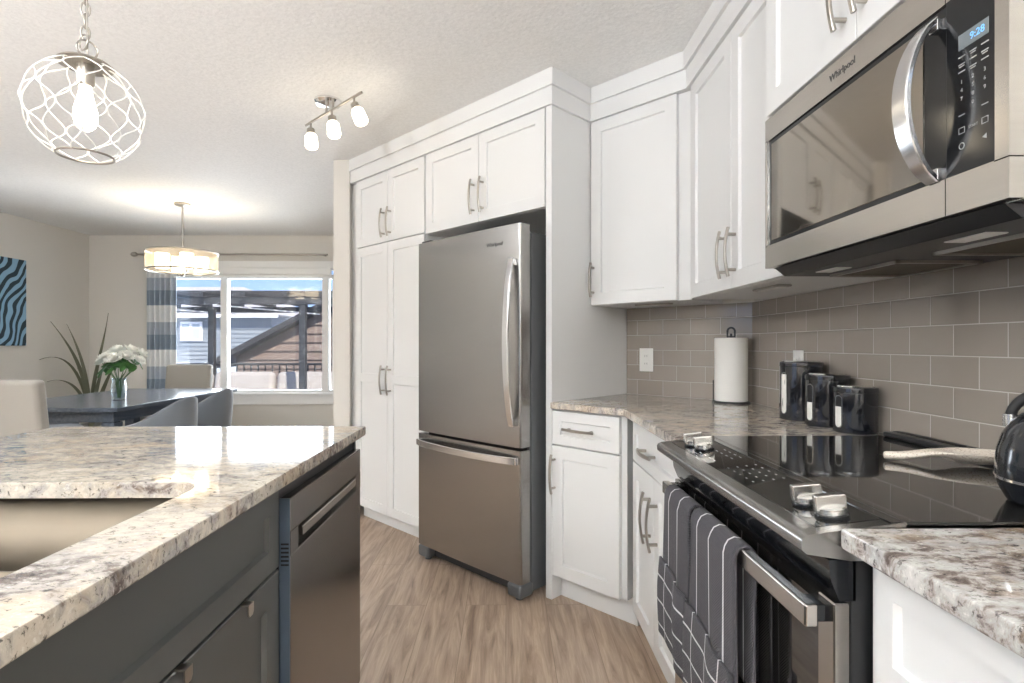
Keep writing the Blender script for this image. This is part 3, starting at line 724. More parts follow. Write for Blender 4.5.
# ------------------------------------------------------------------ small items on the counters
M['canister'] = pmat('black_canister_lacquer', (0.006, 0.007, 0.010), 0.08, coat=0.6)
M['acrylic'] = pmat('flour_behind_acrylic', (0.78, 0.77, 0.72), 0.15, coat=0.5)
M['grind'] = pmat('dark_grounds', (0.03, 0.03, 0.03), 0.15)
def canister(label, x, y, r, h, fill):
    t = thing('canister', label, 'canister', (x, y, 0.9152), 0, 'black kitchen canisters')
    MB().lathe([(r*0.97, 0), (r, 0.003), (r, h-0.020), (r*0.99, h-0.018)], seg=48).build('body', M['canister'], t)
    lid = MB().lathe([(r*0.99, h-0.0178), (r*1.02, h-0.016), (r*1.02, h-0.005), (r*1.0, h-0.002), (r*0.85, h), (1e-5, h)], seg=48).build('lid', M['canister'], t)
    MB().lathe([(r*0.86, h+0.0002), (r*0.84, h+0.003), (1e-5, h+0.004)], seg=40).build('lid_plate', M['chrome'], lid)
    wh = h*0.36; wz = h*0.46; ww = 0.0135
    def slot(hw_, hh, rr, z_lo=-9, z_hi=9):
        mb = MB(); loop = []
        for k in range(32):
            a = 2*PI*k/32; cx = hw_*math.cos(a); cz = hw_*math.sin(a)+(hh-hw_)*(1 if math.sin(a) > 0 else -1)
            cz = max(z_lo, min(z_hi, cz)); th = PI+0.22+cx/r; loop.append((th, cz))
        out = [mb.bm.verts.new((rr*math.cos(th), rr*math.sin(th), wz+cz)) for th, cz in loop]
        inn = [mb.bm.verts.new(((r-0.002)*math.cos(th), (r-0.002)*math.sin(th), wz+cz)) for th, cz in loop]
        mb.bm.faces.new(out); mb.bm.faces.new(inn)
        for k in range(32): mb.face((out[k], out[(k+1) % 32], inn[(k+1) % 32], inn[k]))
        return mb
    slot(ww, wh, r+0.0012).build('window_rim', M['chrome'], t)
    slot(ww-0.003, wh-0.003, r+0.0018).build('window', M['grind'], t)
    slot(ww-0.003, wh-0.003, r+0.0021, -9, fill*wh).build('contents', M['acrylic'], t)
canister('tallest black canister with a window slot, by the wall outlet', 1.050, 1.950, 0.070, 0.205, 0.9)
canister('middle-height black canister between the other two', 1.055, 1.800, 0.066, 0.168, 0.0)
canister('shortest black canister with window slot, nearest the range', 1.062, 1.665, 0.060, 0.138, 0.3)
# paper towel holder + roll
pc = (1.028, 2.506)
t = thing('paper_towel_holder', 'black wire paper towel holder standing in the counter corner', 'paper towel holder', (pc[0], pc[1], 0.9152), RD)
MB().lathe([(0.082, 0), (0.082, 0.006), (0.078, 0.008), (1e-5, 0.008)], seg=40).build('base', M['black'], t)
mb = MB().tube([(0, 0, 0.008), (0, 0, 0.315)], 0.005, 10); mb.tube([(0.017*math.cos(a), 0, 0.330-0.017+0.017*math.sin(a)+0.012) for a in [PI*k/16-0.3 for k in range(20)]], 0.0045, 10)
mb.tube([(-0.017, 0, 0.325), (-0.017, 0, 0.300), (0.017, 0, 0.300), (0.017, 0, 0.325)], 0.0045, 10); mb.build('rod', M['black'], t)
MB().tube([(-0.079, -0.01, 0.006), (-0.079, -0.01, 0.10)], 0.003, 8).build('tension_arm', M['black'], t)
t = thing('paper_towel_roll', 'white paper towel roll standing upright on the black holder', 'paper towel', (pc[0], pc[1], 0.9240), 0)
MB().lathe([(0.018, 0.0), (0.069, 0.0), (0.0715, 0.002), (0.0715, 0.284), (0.069, 0.287), (0.018, 0.287), (0.018, 0.0)], seg=56).build('paper', M['paper'], t)
M['card'] = pmat('cardboard_core', (0.45, 0.33, 0.2), 0.9)
MB().lathe([(0.0155, 0), (0.0178, 0), (0.0178, 0.2875), (0.0155, 0.2875), (0.0155, 0)], seg=24).build('core', M['card'], t)
# outlets
def outlet(label, loc, rz, w=0.072, h=0.117):
    t = thing('wall_outlet', label, 'outlet', loc, rz)
    MB().box(-w/2, w/2, -0.005, -0.0002, -h/2, h/2, 0.002).build('cover_plate', M['plastic_w'], t)
    for dz in (-0.020, 0.020):
        s = MB().box(-0.016, 0.016, -0.007, -0.0048, dz-0.013, dz+0.013, 0.001).build('socket', M['plastic_w'], t)
        MB().box(-0.007, -0.005, -0.0073, -0.0068, dz-0.004, dz+0.005).box(0.005, 0.007, -0.0073, -0.0068, dz-0.004, dz+0.005).build('slots', M['dark'], s, smooth=0)
outlet('white outlet on the tiled wall left of the paper towels', UC(1.526, WC-0.0098, 1.100), RD, 0.08, 0.122)
outlet('white outlet partly hidden behind the tallest canister', (WX-0.0098, 2.11, 1.100), RA, 0.072, 0.117)
# kettle
M['kettle'] = pmat('black_kettle_enamel', (0.010, 0.012, 0.016), 0.16, coat=0.5)
t = thing('kettle', 'black round tea kettle with chrome band on the cooktop', 'kettle', (0.889, 0.867, 0.9217), math.radians(-58))
R_ = 0.108
MB().lathe([(0.070, 0), (0.082, 0.004), (0.092, 0.022), (0.0985, 0.040)], seg=56).build('base', M['kettle'], t)
MB().lathe([(0.0985, 0.040), (0.1005, 0.041), (0.1005, 0.0455), (0.0985, 0.046)], seg=56).build('chrome_band', M['chrome'], t)
MB().lathe([(0.0988, 0.0462), (0.0992, 0.065), (0.096, 0.092), (0.088, 0.118), (0.075, 0.140), (0.056, 0.157), (0.034, 0.166)], seg=56).build('body', M['kettle'], t)
ld = MB().lathe([(0.036, 0.165), (0.035, 0.169), (0.020, 0.175), (1e-5, 0.177)], seg=36).build('lid', M['kettle'], t)
MB().lathe([(0.006, 0.176), (0.011, 0.180), (0.010, 0.185), (1e-5, 0.187)], seg=24).build('knob', M['chrome'], ld)
sp = MB().tube([(0.078, 0, 0.100), (0.104, 0, 0.123), (0.118, 0, 0.147)], [0.022, 0.017, 0.013], 18).build('spout', M['kettle'], t)
hd = MB().tube([(0.078*math.cos(a), 0, 0.140+0.058*math.sin(a)) for a in [PI*k/18 for k in range(19)]], [0.006]+[0.009]*17+[0.006], 12).build('handle', M['black'], t)
MB().tube([(-0.078, 0.0, 0.128), (-0.078, 0, 0.150)], 0.012, 12).build('handle_mount', M['chrome'], hd)
t.scale = (0.86, 0.86, 0.94)
# spoon rest
M['cream'] = pmat('speckled_cream_ceramic', (0.72, 0.64, 0.55), 0.35); n = NT(M['cream'])
n.l(n.ramp(n.noise(n.coords(), 260, 3), [(0.35, (0.48, 0.38, 0.30)), (0.46, (0.74, 0.66, 0.57))]), n.b.inputs['Base Color'])
t = thing('spoon_rest', 'cream speckled ceramic spoon rest lying on the cooktop', 'spoon rest', (0.842, 1.222, 0.9218), math.radians(-20))
cen = [(0.0, 0.010, 0.012), (0.012, 0.0135, 0.012), (0.035, 0.014, 0.013), (0.07, 0.015, 0.019), (0.100, 0.026, 0.027), (0.135, 0.044, 0.030), (0.17, 0.052, 0.030), (0.205, 0.046, 0.030), (0.225, 0.026, 0.031), (0.232, 0.006, 0.032)]
mb = MB(); rings = []
for x, w_, z in cen:
    ring = []; dish = 0.020 if x > 0.10 else 0.0; dish *= min(1, (w_/0.045))
    for k in range(20):
        a = 2*PI*k/20; cy = math.cos(a)*w_; up = math.sin(a)
        zz = z+(0.009*up if x < 0.1 else 0.007*up)-(dish*(1-(cy/w_)**2) if True else 0)
        ring.append(mb.bm.verts.new((x, cy, max(0.0003, zz-(0.0 if x > 0.10 else 0.0)))))
    rings.append(ring)
for A, B in zip(rings, rings[1:]):
    for k in range(20): mb.face((A[k], A[(k+1) % 20], B[(k+1) % 20], B[k]))
mb.face(rings[0]); mb.face(rings[-1]); mb.build('dish', M['cream'], t, smooth=60, sub=1)

# ------------------------------------------------------------------ island
IX = -0.457; IFX = -0.487; IY1 = 1.800; ILX = -1.45; IY0 = -1.2
SX0, SX1, SY0, SY1 = -1.16, -0.577, 0.30, 1.068
# countertop with sink cut-out (ring of quads)
def rrect(x0, x1, y0, y1, r, n_=6):
    out = []
    for cx, cy, a0 in ((x1-r, y1-r, 0), (x0+r, y1-r, PI/2), (x0+r, y0+r, PI), (x1-r, y0+r, 3*PI/2)):
        for k in range(n_+1): a = a0+PI/2*k/n_; out.append((cx+r*math.cos(a), cy+r*math.sin(a)))
    return out
inner = rrect(SX0, SX1, SY0, SY1, 0.06, 6); outer = []
cx_, cy_ = (SX0+SX1)/2, (SY0+SY1)/2
def outer_ring(ins, zz, bm):
    x0, x1, y0, y1 = ILX+ins, IX-ins, IY0+ins, IY1-ins; out = []
    n_ = 7
    # map each inner vertex to an outer point, corners to corners
    for ci, (a, b, c) in enumerate((((x1, SY1), (x1, y1), (SX1, y1)), ((SX0, y1), (x0, y1), (x0, SY1)), ((x0, SY0), (x0, y0), (SX0, y0)), ((SX1, y0), (x1, y0), (x1, SY0)))):
        for k in range(7):
            t = k/6
            if t <= 0.5: p = (a[0]+(b[0]-a[0])*t*2, a[1]+(b[1]-a[1])*t*2)
            else: p = (b[0]+(c[0]-b[0])*(t*2-1), b[1]+(c[1]-b[1])*(t*2-1))
            out.append(bm.verts.new((p[0], p[1], zz)))
    return out
mb = MB(); bm = mb.bm
def inner_ring(g, zz): return [bm.verts.new((cx_+(x-cx_)*(1+g/abs((SX1-SX0)/2)), cy_+(y-cy_)*(1+g/abs((SY1-SY0)/2)), zz)) for x, y in inner]
rings = [inner_ring(0.0, 0.885), inner_ring(0, 0.911), inner_ring(0.0012, 0.9140), inner_ring(0.004, 0.915), outer_ring(0.004, 0.915, bm), outer_ring(0.0012, 0.914, bm), outer_ring(0, 0.911, bm), outer_ring(0, 0.889, bm), outer_ring(0.003, 0.885, bm)]
N = len(inner)
for i in range(len(rings)):
    A, B = rings[i], rings[(i+1) % len(rings)]
    for k in range(N): mb.face((A[k], A[(k+1) % N], B[(k+1) % N], B[k]))
ct = mb.build('countertop', M['granite'], smooth=40); tag(ct, 'cream and grey granite island countertop with a sink cut-out', 'countertop')
# sink
sk = thing('kitchen_sink', 'stainless steel double-bowl sink set under the island countertop', 'sink', (cx_, cy_, 0.66))
def bowl(x0, x1, y0, y1, zb, zt):
    mb = MB(); rs = []
    for ins, z in ((0, zt), (0.003, zb+0.06), (0.006, zb+0.045), (0.014, zb+0.018), (0.028, zb+0.005), (0.05, zb)):
        rs.append([mb.bm.verts.new((x, y, z)) for x, y in rrect(x0+ins, x1-ins, y0+ins, y1-ins, 0.07-ins*0.3, 6)])
    n_ = len(rs[0])
    for A, B in zip(rs, rs[1:]):
        for k in range(n_): mb.face((A[k], A[(k+1) % n_], B[(k+1) % n_], B[k]))
    mb.face(rs[-1]); return mb
g = 0.012; W2 = (SX1-SX0)/2+g; L2 = (SY1-SY0)/2+g; DV = 0.71-cy_
for (y0, y1) in ((-L2, DV-0.015), (DV+0.015, L2)):
    bo = bowl(-W2, W2, y0, y1, 0.0, 0.2245); bo = bo.build('bowl', M['sink'], sk, smooth=50, solid=0.0015)
    MB().lathe([(0.042, 0.0), (0.042, 0.003), (0.035, 0.0035), (0.03, 0.001), (1e-5, 0.001)], (0, (y0+y1)/2, 0.0022), 28).build('drain', M['chrome'], bo)
MB().box(-W2+0.02, W2-0.02, DV-0.017, DV+0.017, 0.17, 0.196, 0.006, 3).build('divider', M['sink'], sk)
# island cabinet (faces +x, towards the range)
ic = thing('island_cabinet', 'dark grey island sink cabinet with two small tab pulls', 'cabinet', (IFX, 0.0, 0), PI/2)
# local x = world y ; local y = -(world x - IFX)
MB().box(-0.9, 1.192, 0.0205, 0.60, 0.10, 0.64).box(-0.9, 0.24, 0.0205, 0.60, 0.64, 0.884).box(1.09, 1.192, 0.0205, 0.60, 0.64, 0.884).box(0.24, 1.09, 0.0205, 0.070, 0.64, 0.884).build('carcass', M['grey'], ic, smooth=0)
MB().box(-0.9, 1.192, 0.07, 0.59, 0, 0.0995).build('toe_kick', M['grey'], ic, smooth=0)
shaker(0.43, 1.190, 0.702, 0.876, st=0.048).build('false_front', M['grey'], ic, smooth=0)
dr = shaker(0.43, 1.190, 0.105, 0.699, st=0.06).build('drawer', M['grey'], ic, smooth=0)
for y in (0.828, 1.030):
    mb = MB().box(y-0.010, y+0.010, -0.012, 0.004, 0.6965, 0.699, 0.0008, 1)
    mb.prism([(y-0.010, 0.699), (y+0.010, 0.699), (y+0.010, 0.682), (y+0.006, 0.676), (y-0.006, 0.676), (y-0.010, 0.682)], -0.014, -0.0115, axis='y')
    mb.build('tab_pull', M['nickel'], dr)
shaker(-0.33, 0.427, 0.105, 0.876).build('door', M['grey'], ic, smooth=0)
ip = thing('island_back_panel', 'dark grey back panel of the island below the seating overhang', 'cabinet panel', (-1.22, 0, 0), 0)
MB().box(-0.03, 0.03, -0.9, 1.780, 0, 0.884).build('panel', M['grey'], ip, smooth=0)
ip = thing('island_end_panel', 'dark grey end panel of the island beside the dishwasher', 'cabinet panel', (-0.83, 1.789, 0), 0)
MB().box(-0.355, 0.342, -0.007, 0.007, 0, 0.884).build('panel', M['grey'], ip, smooth=0)
# dishwasher
dw = thing('dishwasher', 'stainless dishwasher with pocket handle at the end of the island', 'dishwasher', (-0.468, 1.49, 0), PI/2)
hw = 0.287
MB().box(-hw-0.004, hw-0.001, 0.024, 0.55, 0.02, 0.868, 0.002).build('tub', M['black'], dw)
mb = MB()
mb.box(-hw, hw, 0.0, 0.024, 0.10, 0.722, 0.003).box(-hw, hw, 0.0, 0.024, 0.772, 0.846, 0.003)
mb.box(-hw, -hw+0.045, 0.0, 0.024, 0.7215, 0.7725).box(hw-0.045, hw, 0.0, 0.024, 0.7215, 0.7725).box(-hw+0.04, hw-0.04, 0.020, 0.024, 0.7215, 0.7725)
dd = mb.build('door', M['steel_dw'], dw, smooth=0)
mb = MB().sweep([(-hw+0.075, 0.006, 0.750), (hw-0.050, 0.006, 0.750)], (0, 0, 1), 0.022, 0.010); mb.build('pocket_handle', M['steel_mw'], dd)
M['dwside'] = pmat('dishwasher_edge', (0.09, 0.12, 0.16), 0.3, 0.4)
mb = MB().box(-hw-0.0022, -hw+0.0005, 0.001, 0.0235, 0.10, 0.846); e_ = mb.build('door_edge', M['dwside'], dd, smooth=0)
mb = MB()
for k in range(6): mb.box(-hw-0.0028, -hw-0.0022, 0.003, 0.020, 0.700+k*0.009, 0.704+k*0.009)
mb.build('vent_slots', M['dark'], dd, smooth=0)
MB().box(-hw, hw, 0.06, 0.10, 0.0, 0.10).build('toe_panel', M['black'], dw, smooth=0)

# ------------------------------------------------------------------ ceiling fixtures
# caged pendant
PC = Vector((-0.978, 1.293, 1.722)); PR = 0.117
pd = thing('pendant_lamp', 'round cage pendant lamp of white rods hanging over the island', 'pendant lamp', tuple(PC), 0)
N_ = 16; turns = 1
mb = MB()
lat0, lat1 = math.radians(-62), math.radians(68)
for k in range(N_):
    pts = []
    for i in range(49):
        q = i/48; la = lat0+(lat1-lat0)*q
        ph = 2*PI*k/N_+(PI/N_)*0.98*math.cos(q*PI*5)*(1 if k % 2 == 0 else -1)
        pts.append((PR*math.cos(la)*math.cos(ph), PR*math.cos(la)*math.sin(ph), PR*math.sin(la)))
    mb.tube(pts, 0.0014, 6)
mb.build('cage', M['cagewhite'], pd)
mb = MB()
for la in (lat0,): mb.tube([(PR*math.cos(la)*math.cos(a), PR*math.cos(la)*math.sin(a), PR*math.sin(la)) for a in [2*PI*k/40 for k in range(40)]], 0.0025, 6, closed=True)
mb.build('bottom_ring', M['nickel'], pd)
MB().lathe([(0.056, PR*0.92), (0.050, PR*0.97), (0.02, PR*1.02), (0.008, PR*1.05), (1e-5, PR*1.05)], seg=28).build('top_plate', M['nickel'], pd)
MB().lathe([(0.014, 0.058), (0.018, 0.062), (0.018, 0.118), (0.010, 0.128)], seg=20).build('socket', M['nickel'], pd)
MB().lathe([(1e-5, -0.045), (0.010, -0.043), (0.019, -0.034), (0.024, -0.016), (0.023, 0.002), (0.017, 0.026), (0.013, 0.044), (0.012, 0.058)], seg=24).build('bulb', M['bulb'], pd)
def link(c, r1, r2, ang, wire):
    p = []
    for k in range(20):
        a = 2*PI*k/20; x = r1*math.cos(a); z = r2*math.sin(a); p.append((c[0]+x*math.cos(ang), c[1]+x*math.sin(ang), c[2]+z))
    return MB().tube(p, wire, 6, closed=True)
mb = MB(); z = PR*1.05+0.022; mb.merge(link((0.004, 0, z), 0.020, 0.020, 0.9, 0.0022).bm); mb.merge(link((-0.004, 0, z+0.016), 0.018, 0.018, -0.5, 0.0022).bm)
mb.build('loop_rings', M['nickel'], pd)
mb = MB(); z = PR*1.05+0.060; k = 0
while z < CEIL-PC.z-0.05:
    mb.merge(link((0, 0, z), 0.0085, 0.017, (k % 2)*PI/2+0.4, 0.0022).bm); z += 0.0275; k += 1
mb.tube([(0.003, 0.002, 0.12), (0.004, -0.002, 0.3), (-0.003, 0.002, CEIL-PC.z-0.01)], 0.0022, 6); mb.build('chain', M['nickel'], pd)
MB().lathe([(1e-5, CEIL-PC.z-0.045), (0.02, CEIL-PC.z-0.04), (0.06, CEIL-PC.z-0.012), (0.065, CEIL-PC.z-0.001)], seg=32).build('canopy', M['nickel'], pd)
# track light
tk = thing('track_light', 'nickel three-spot track light on the ceiling in front of the pantry', 'ceiling light', (-0.925, 2.88, CEIL), 0)
MB().lathe([(0.070, -0.0005), (0.070, -0.010), (0.060, -0.022), (0.02, -0.030), (1e-5, -0.031)], seg=36).build('canopy', M['chrome'], tk)
a3 = Vector((-1.08, 2.985, 2.362)); b3 = Vector((-0.685, 2.625, 2.378)); O3 = Vector((-0.925, 2.88, CEIL))
MB().tube([a3-O3, b3-O3], 0.0065, 12).build('bar', M['nickel'], tk)
dirb = (b3-a3).normalized(); mid = (a3+b3)/2
for q in (0.40, 0.52): p = a3.lerp(b3, q)-O3; MB().tube([p, (p.x, p.y, -0.025)], 0.006, 10).build('stem', M['nickel'], tk)
for q, tx in ((0.10, 0.10), (0.50, 0.16), (0.88, 0.42)):
    p = a3.lerp(b3, q)-O3; dn = Vector((tx, -0.12, -1)).normalized()
    sp = MB().tube([p, p+Vector((0, 0, -0.03)), p+Vector((0.003, 0, -0.04))], 0.005, 10).build('arm', M['nickel'], tk)
    s0 = p+Vector((0, 0, -0.032)); R = dn.to_track_quat('Z', 'Y').to_matrix()
    MB().lathe([(0.010, 0.0), (0.020, 0.004), (0.021, 0.034), (0.024, 0.036)], s0, 24, M=R.to_4x4()).build('cup', M['nickel'], sp)
    MB().lathe([(0.024, 0.034), (0.031, 0.046), (0.033, 0.098), (0.029, 0.108), (1e-5, 0.110)], s0, 24, M=R.to_4x4()).build('glass_shade', M['frost'], sp)
# dining chandelier
ch = thing('chandelier', 'round drum chandelier with sheer shade over the dining table', 'chandelier', (-2.915, 5.0, 0), 0)
MB().lathe([(0.065, CEIL-0.0005), (0.065, CEIL-0.018), (0.02, CEIL-0.03), (1e-5, CEIL-0.03)], seg=32).build('canopy', M['nickel'], ch)
MB().tube([(0, 0, 1.815), (0, 0, CEIL-0.025)], 0.008, 10).build('rod', M['nickel'], ch)
Rd = 0.285
mbx = MB(); mbx.grid(lambda i, j: Vector((Rd*math.cos(2*PI*i), Rd*math.sin(2*PI*i), 1.845+0.165*j)), 64, 1, closed_u=True)
mbx.build('drum_shade', M['sheer'], ch)
for z in (1.845, 2.01): MB().tube([(Rd*math.cos(2*PI*k/56), Rd*math.sin(2*PI*k/56), z) for k in range(56)], 0.007, 8, closed=True).build('rim', M['nickel'], ch)
for k in range(4):
    a = PI/4+k*PI/2; x, y = 0.15*math.cos(a), 0.17*math.sin(a)
    ar = MB().tube([(0, 0, 1.822), (x*0.6, y*0.6, 1.815), (x, y, 1.822), (x, y, 1.85)], 0.006, 8).build('arm', M['nickel'], ch)
    MB().lathe([(0.05, 1.853), (0.055, 1.856), (0.055, 1.985), (0.05, 1.985), (0.05, 1.86), (1e-5, 1.86)], (x, y, 0), 28).build('inner_glass', M['frost_soft'], ar)
MB().lathe([(1e-5, 1.79), (0.014, 1.797), (0.02, 1.81), (0.014, 1.83)], seg=20).build('finial', M['nickel'], ch)
# glowing opal globes added out of view as fill light
gl0 = thing('added_fill_globe', 'unseen opal globe added to brighten the room', 'ceiling lamp', (-0.15, -0.9, CEIL), 0, 'added fill globes')
MB().lathe([(0.08, -0.0005), (0.08, -0.02), (0.05, -0.035)], seg=32).build('mount', M['nickel'], gl0)
MB().ellipsoid((0, 0, -0.16), (0.14, 0.14, 0.13), 32, 16).build('globe', M['globe'], gl0)
for p in ((-2.3, -1.2, CEIL), (-3.0, 1.7, CEIL)): dup(gl0, p)

# unseen uplights on stands, added to bounce light off the ceiling
tl0 = thing('added_fill_uplight', 'unseen uplight stand added to brighten the ceiling', 'floor lamp', (-0.45, -1.9, 0), 0, 'added fill uplights')
MB().lathe([(0.14, 0), (0.14, 0.015), (0.02, 0.03)], seg=32).build('base', M['nickel'], tl0)
MB().tube([(0, 0, 0.025), (0, 0, 1.46)], 0.011, 12).build('pole', M['nickel'], tl0)
MB().lathe([(0.02, 1.46), (0.13, 1.50), (0.19, 1.57), (0.185, 1.57), (0.125, 1.506), (1e-5, 1.475)], seg=40).build('shade', M['trimw'], tl0)
up = bpy.data.lights.new('uplight', 'AREA'); up.shape = 'DISK'; up.size = 0.30; up.energy = 100; up.color = (0.94, 0.97, 1.0)
uo = bpy.data.objects.new('uplight', up); COL.objects.link(uo); uo.parent = tl0; uo.location = (0, 0, 1.575); uo.rotation_euler = (PI, 0, 0)
tl1 = dup(tl0, (-2.9, -0.5, 0))

# ------------------------------------------------------------------ dining area
M['wood_d'] = pmat('walnut_window_tint', (0.05, 0.045, 0.045), 0.22); n = NT(M['wood_d'])
n.l(n.ramp(n.noise(n.coords(scale=(12, 1, 12)), 4, 5), [(0.3, (0.075, 0.092, 0.125)), (0.7, (0.125, 0.15, 0.19))]), n.b.inputs['Base Color'])  # the window's blue reflection is mixed into the wood colour
tb = thing('dining_table', 'dark wood dining table with a vase of white flowers on it', 'table', (-3.17, 4.61, 0), 0)
MB().box(-0.53, 0.53, -0.84, 0.84, 0.720, 0.75, 0.005).build('tabletop', M['wood_d'], tb)
MB().box(-0.45, 0.45, -0.76, 0.76, 0.64, 0.7195, 0.003).build('apron', M['wood_d'], tb)
for x in (-0.42, 0.42):
    for y in (-0.73, 0.73): MB().box(x-0.045, x+0.045, y-0.045, y+0.045, 0, 0.6395, 0.005).build('leg', M['wood_d'], tb)
M['linen'] = pmat('beige_linen', (0.35, 0.33, 0.295), 0.9, sheen=0.3); n = NT(M['linen']); n.bump(n.noise(n.coords(), 400, 3), 0.4, 0.001)
M['greyfab'] = pmat('grey_velvet', (0.16, 0.18, 0.21), 0.85, sheen=0.5); n = NT(M['greyfab']); n.bump(n.noise(n.coords(), 300, 3), 0.3, 0.001)
def parson(label, loc, rz):
    t = thing('parsons_chair', label, 'chair', loc, rz, 'beige upholstered dining chairs')
    MB().box(-0.235, 0.235, -0.23, 0.23, 0.36, 0.48, 0.03, 3).build('seat', M['linen'], t)
    # backrest, slightly raked and curved (local -y = behind)
    mb = MB(); pts = []
    T = Matrix.Translation(Vector((0, -0.20, 0.40))) @ Matrix.Rotation(math.radians(7), 4, 'X')
    mb.box(-0.235, 0.235, -0.055, 0.03, 0.0, 0.575, 0.028, 4, mat=T); mb.build('backrest', M['linen'], t)
    for x in (-0.2, 0.2):
        for y in (-0.2, 0.19): MB().tube([(x, y, 0), (x*0.98, y*0.98, 0.37)], [0.016, 0.022], 12).build('leg', M['wood_d'], t)
    return t
parson('beige upholstered dining chair with its back to the island, at left edge', (-2.99, 3.58, 0), 0)
parson('beige upholstered dining chair at the window end of the table', (-3.36, 5.62, 0), PI)
def tub(label, loc, rz):
    t = thing('tub_chair', label, 'chair', loc, rz, 'grey curved-back dining chairs')
    MB().lathe([(1e-5, 0.38), (0.20, 0.38), (0.235, 0.40), (0.24, 0.45), (0.21, 0.48), (1e-5, 0.49)], seg=36, sy=0.95).build('seat', M['greyfab'], t)
    def shell(i, j):
        a = -PI*0.78/1+ (2*PI*0.78)*i; # around the back (local -y centre)
        th = a*0.62
        k = 0.5+0.5*math.cos(min(PI, abs(a)/(PI*0.78)*PI)); top = 0.61+0.18*k
        r = 0.285; r2 = 0.245
        z0 = 0.34
        # j: 0..1 outer up, over, inner down
        if j < 0.45: q = j/0.45; rr = r+0.012*math.sin(PI*q); z = z0+(top-z0)*q
        elif j < 0.55: q = (j-0.45)/0.1; rr = r+(r2-r)*q; z = top+0.012*math.sin(PI*q)
        else: q = (j-0.55)/0.45; rr = r2; z = top+(z0-top)*q
        lean = (z-z0)*0.10*k
        return Vector(((rr+lean)*math.sin(th*1.05), -(rr+lean)*math.cos(th*1.05), z))
    mb = MB(); V = mb.grid(shell, 28, 20)
    n_ = len(V[0])
    for col in (V[0], V[-1]): mb.face([col[j] for j in range(n_)])
    for i in range(len(V)-1): mb.face((V[i][0], V[i+1][0], V[i+1][-1], V[i][-1]))
    mb.build('backrest', M['greyfab'], t, smooth=60)
    for x in (-0.17, 0.17):
        for y in (-0.17, 0.17): MB().tube([(x*1.15, y*1.15, 0), (x, y, 0.385)], [0.010, 0.016], 12).build('leg', M['wood_d'], t)
    return t
tub('grey curved-back chair on the island side of the dining table', (-2.63, 4.08, 0), PI/2)
tub('grey curved-back chair on the table side nearest the window', (-2.72, 4.80, 0), PI/2)
tub('grey curved-back chair on the far left side of the dining table', (-3.86, 4.72, 0), -PI/2)
# vase and flowers
VZ = 0.7502; VP = (-3.01, 4.32)
t = thing('glass_vase', 'clear glass vase standing on the dining table', 'vase', (VP[0], VP[1], VZ))
MB().lathe([(0.040, 0.0), (0.047, 0.004), (0.048, 0.05), (0.052, 0.10), (0.044, 0.14), (0.050, 0.17), (0.046, 0.17), (0.040, 0.14), (0.047, 0.10), (0.043, 0.05), (0.042, 0.012), (1e-5, 0.010)], seg=32).build('glass', M['vase'], t)
M['petal'] = pmat('white_petals', (0.93, 0.92, 0.86), 0.6); M['leaf'] = pmat('green_leaves', (0.06, 0.17, 0.04), 0.45); M['stemg'] = pmat('green_stems', (0.06, 0.14, 0.04), 0.5)
def petal(mb, c, R, L, w, cup):
    def f(i, j):
        x = (i-0.5)*w*math.sin(PI*min(1, 0.15+j*0.8))**0.7; y = j*L; z = cup*(j*j)*L+0.25*w*((i-0.5)*2)**2*0.5
        return c+R @ Vector((x, y, z))
    mb.grid(f, 4, 5)
FL = [(a_, b_, c_+0.02, d_) for a_, b_, c_, d_ in [(-0.13, 0.00, 0.27, 0.05), (-0.065, -0.055, 0.30, 0.06), (0.01, -0.07, 0.285, 0.07), (0.08, -0.04, 0.31, 0.065), (0.14, 0.01, 0.28, 0.055), (-0.03, 0.03, 0.355, 0.06), (0.06, 0.04, 0.36, 0.06), (-0.10, 0.06, 0.32, 0.055), (0.12, 0.07, 0.335, 0.055)]]
sides = ['leftmost low white bloom of the bouquet', 'left front white bloom of the bouquet', 'largest white bloom at the front of the bouquet', 'right front white bloom of the bouquet', 'rightmost low white bloom of the bouquet', 'topmost white bloom, left of centre in the bouquet', 'topmost white bloom, right of centre in the bouquet', 'left rear white bloom of the bouquet', 'right rear white bloom of the bouquet']
for (dx, dy, dz, r), lb in zip(FL, sides):
    t = thing('white_rose', lb, 'flower', (VP[0], VP[1], VZ), 0, 'white flowers in the glass vase')
    mb = MB(); c = Vector((dx, dy, dz))
    out = Vector((dx, dy, 0.12)).normalized(); Q = out.to_track_quat('Z', 'Y').to_matrix()
    for ring, (n_, L, cup, tilt) in enumerate(((7, r*1.0, 0.35, 0.15), (6, r*0.85, 0.7, 0.5), (5, r*0.6, 1.0, 0.9), (4, r*0.4, 1.2, 1.2))):
        for k in range(n_):
            a = 2*PI*k/n_+ring*0.5
            Rm = Q @ Matrix.Rotation(a, 3, 'Z') @ Matrix.Rotation(tilt, 3, 'X'); petal(mb, c, Rm, L, r*1.0, cup*0.6)
    mb.build('bloom', M['petal'], t, smooth=60)
    MB().tube([(dx*0.06, dy*0.06, 0.016), (dx*0.2, dy*0.2, 0.16), (dx*0.6, dy*0.6, 0.22), tuple(c-out*0.004)], 0.0028, 6).build('stem', M['stemg'], t)
    mb = MB(); 
    for k in range(5):
        a = random.random()*6.28; Rm = Q @ Matrix.Rotation(a, 3, 'Z') @ Matrix.Rotation(-0.45, 3, 'X'); petal(mb, c-out*0.02-Vector((0, 0, 0.03)), Rm, 0.085, 0.04, 0.1)
    mb.build('leaves', M['leaf'], t, smooth=60)
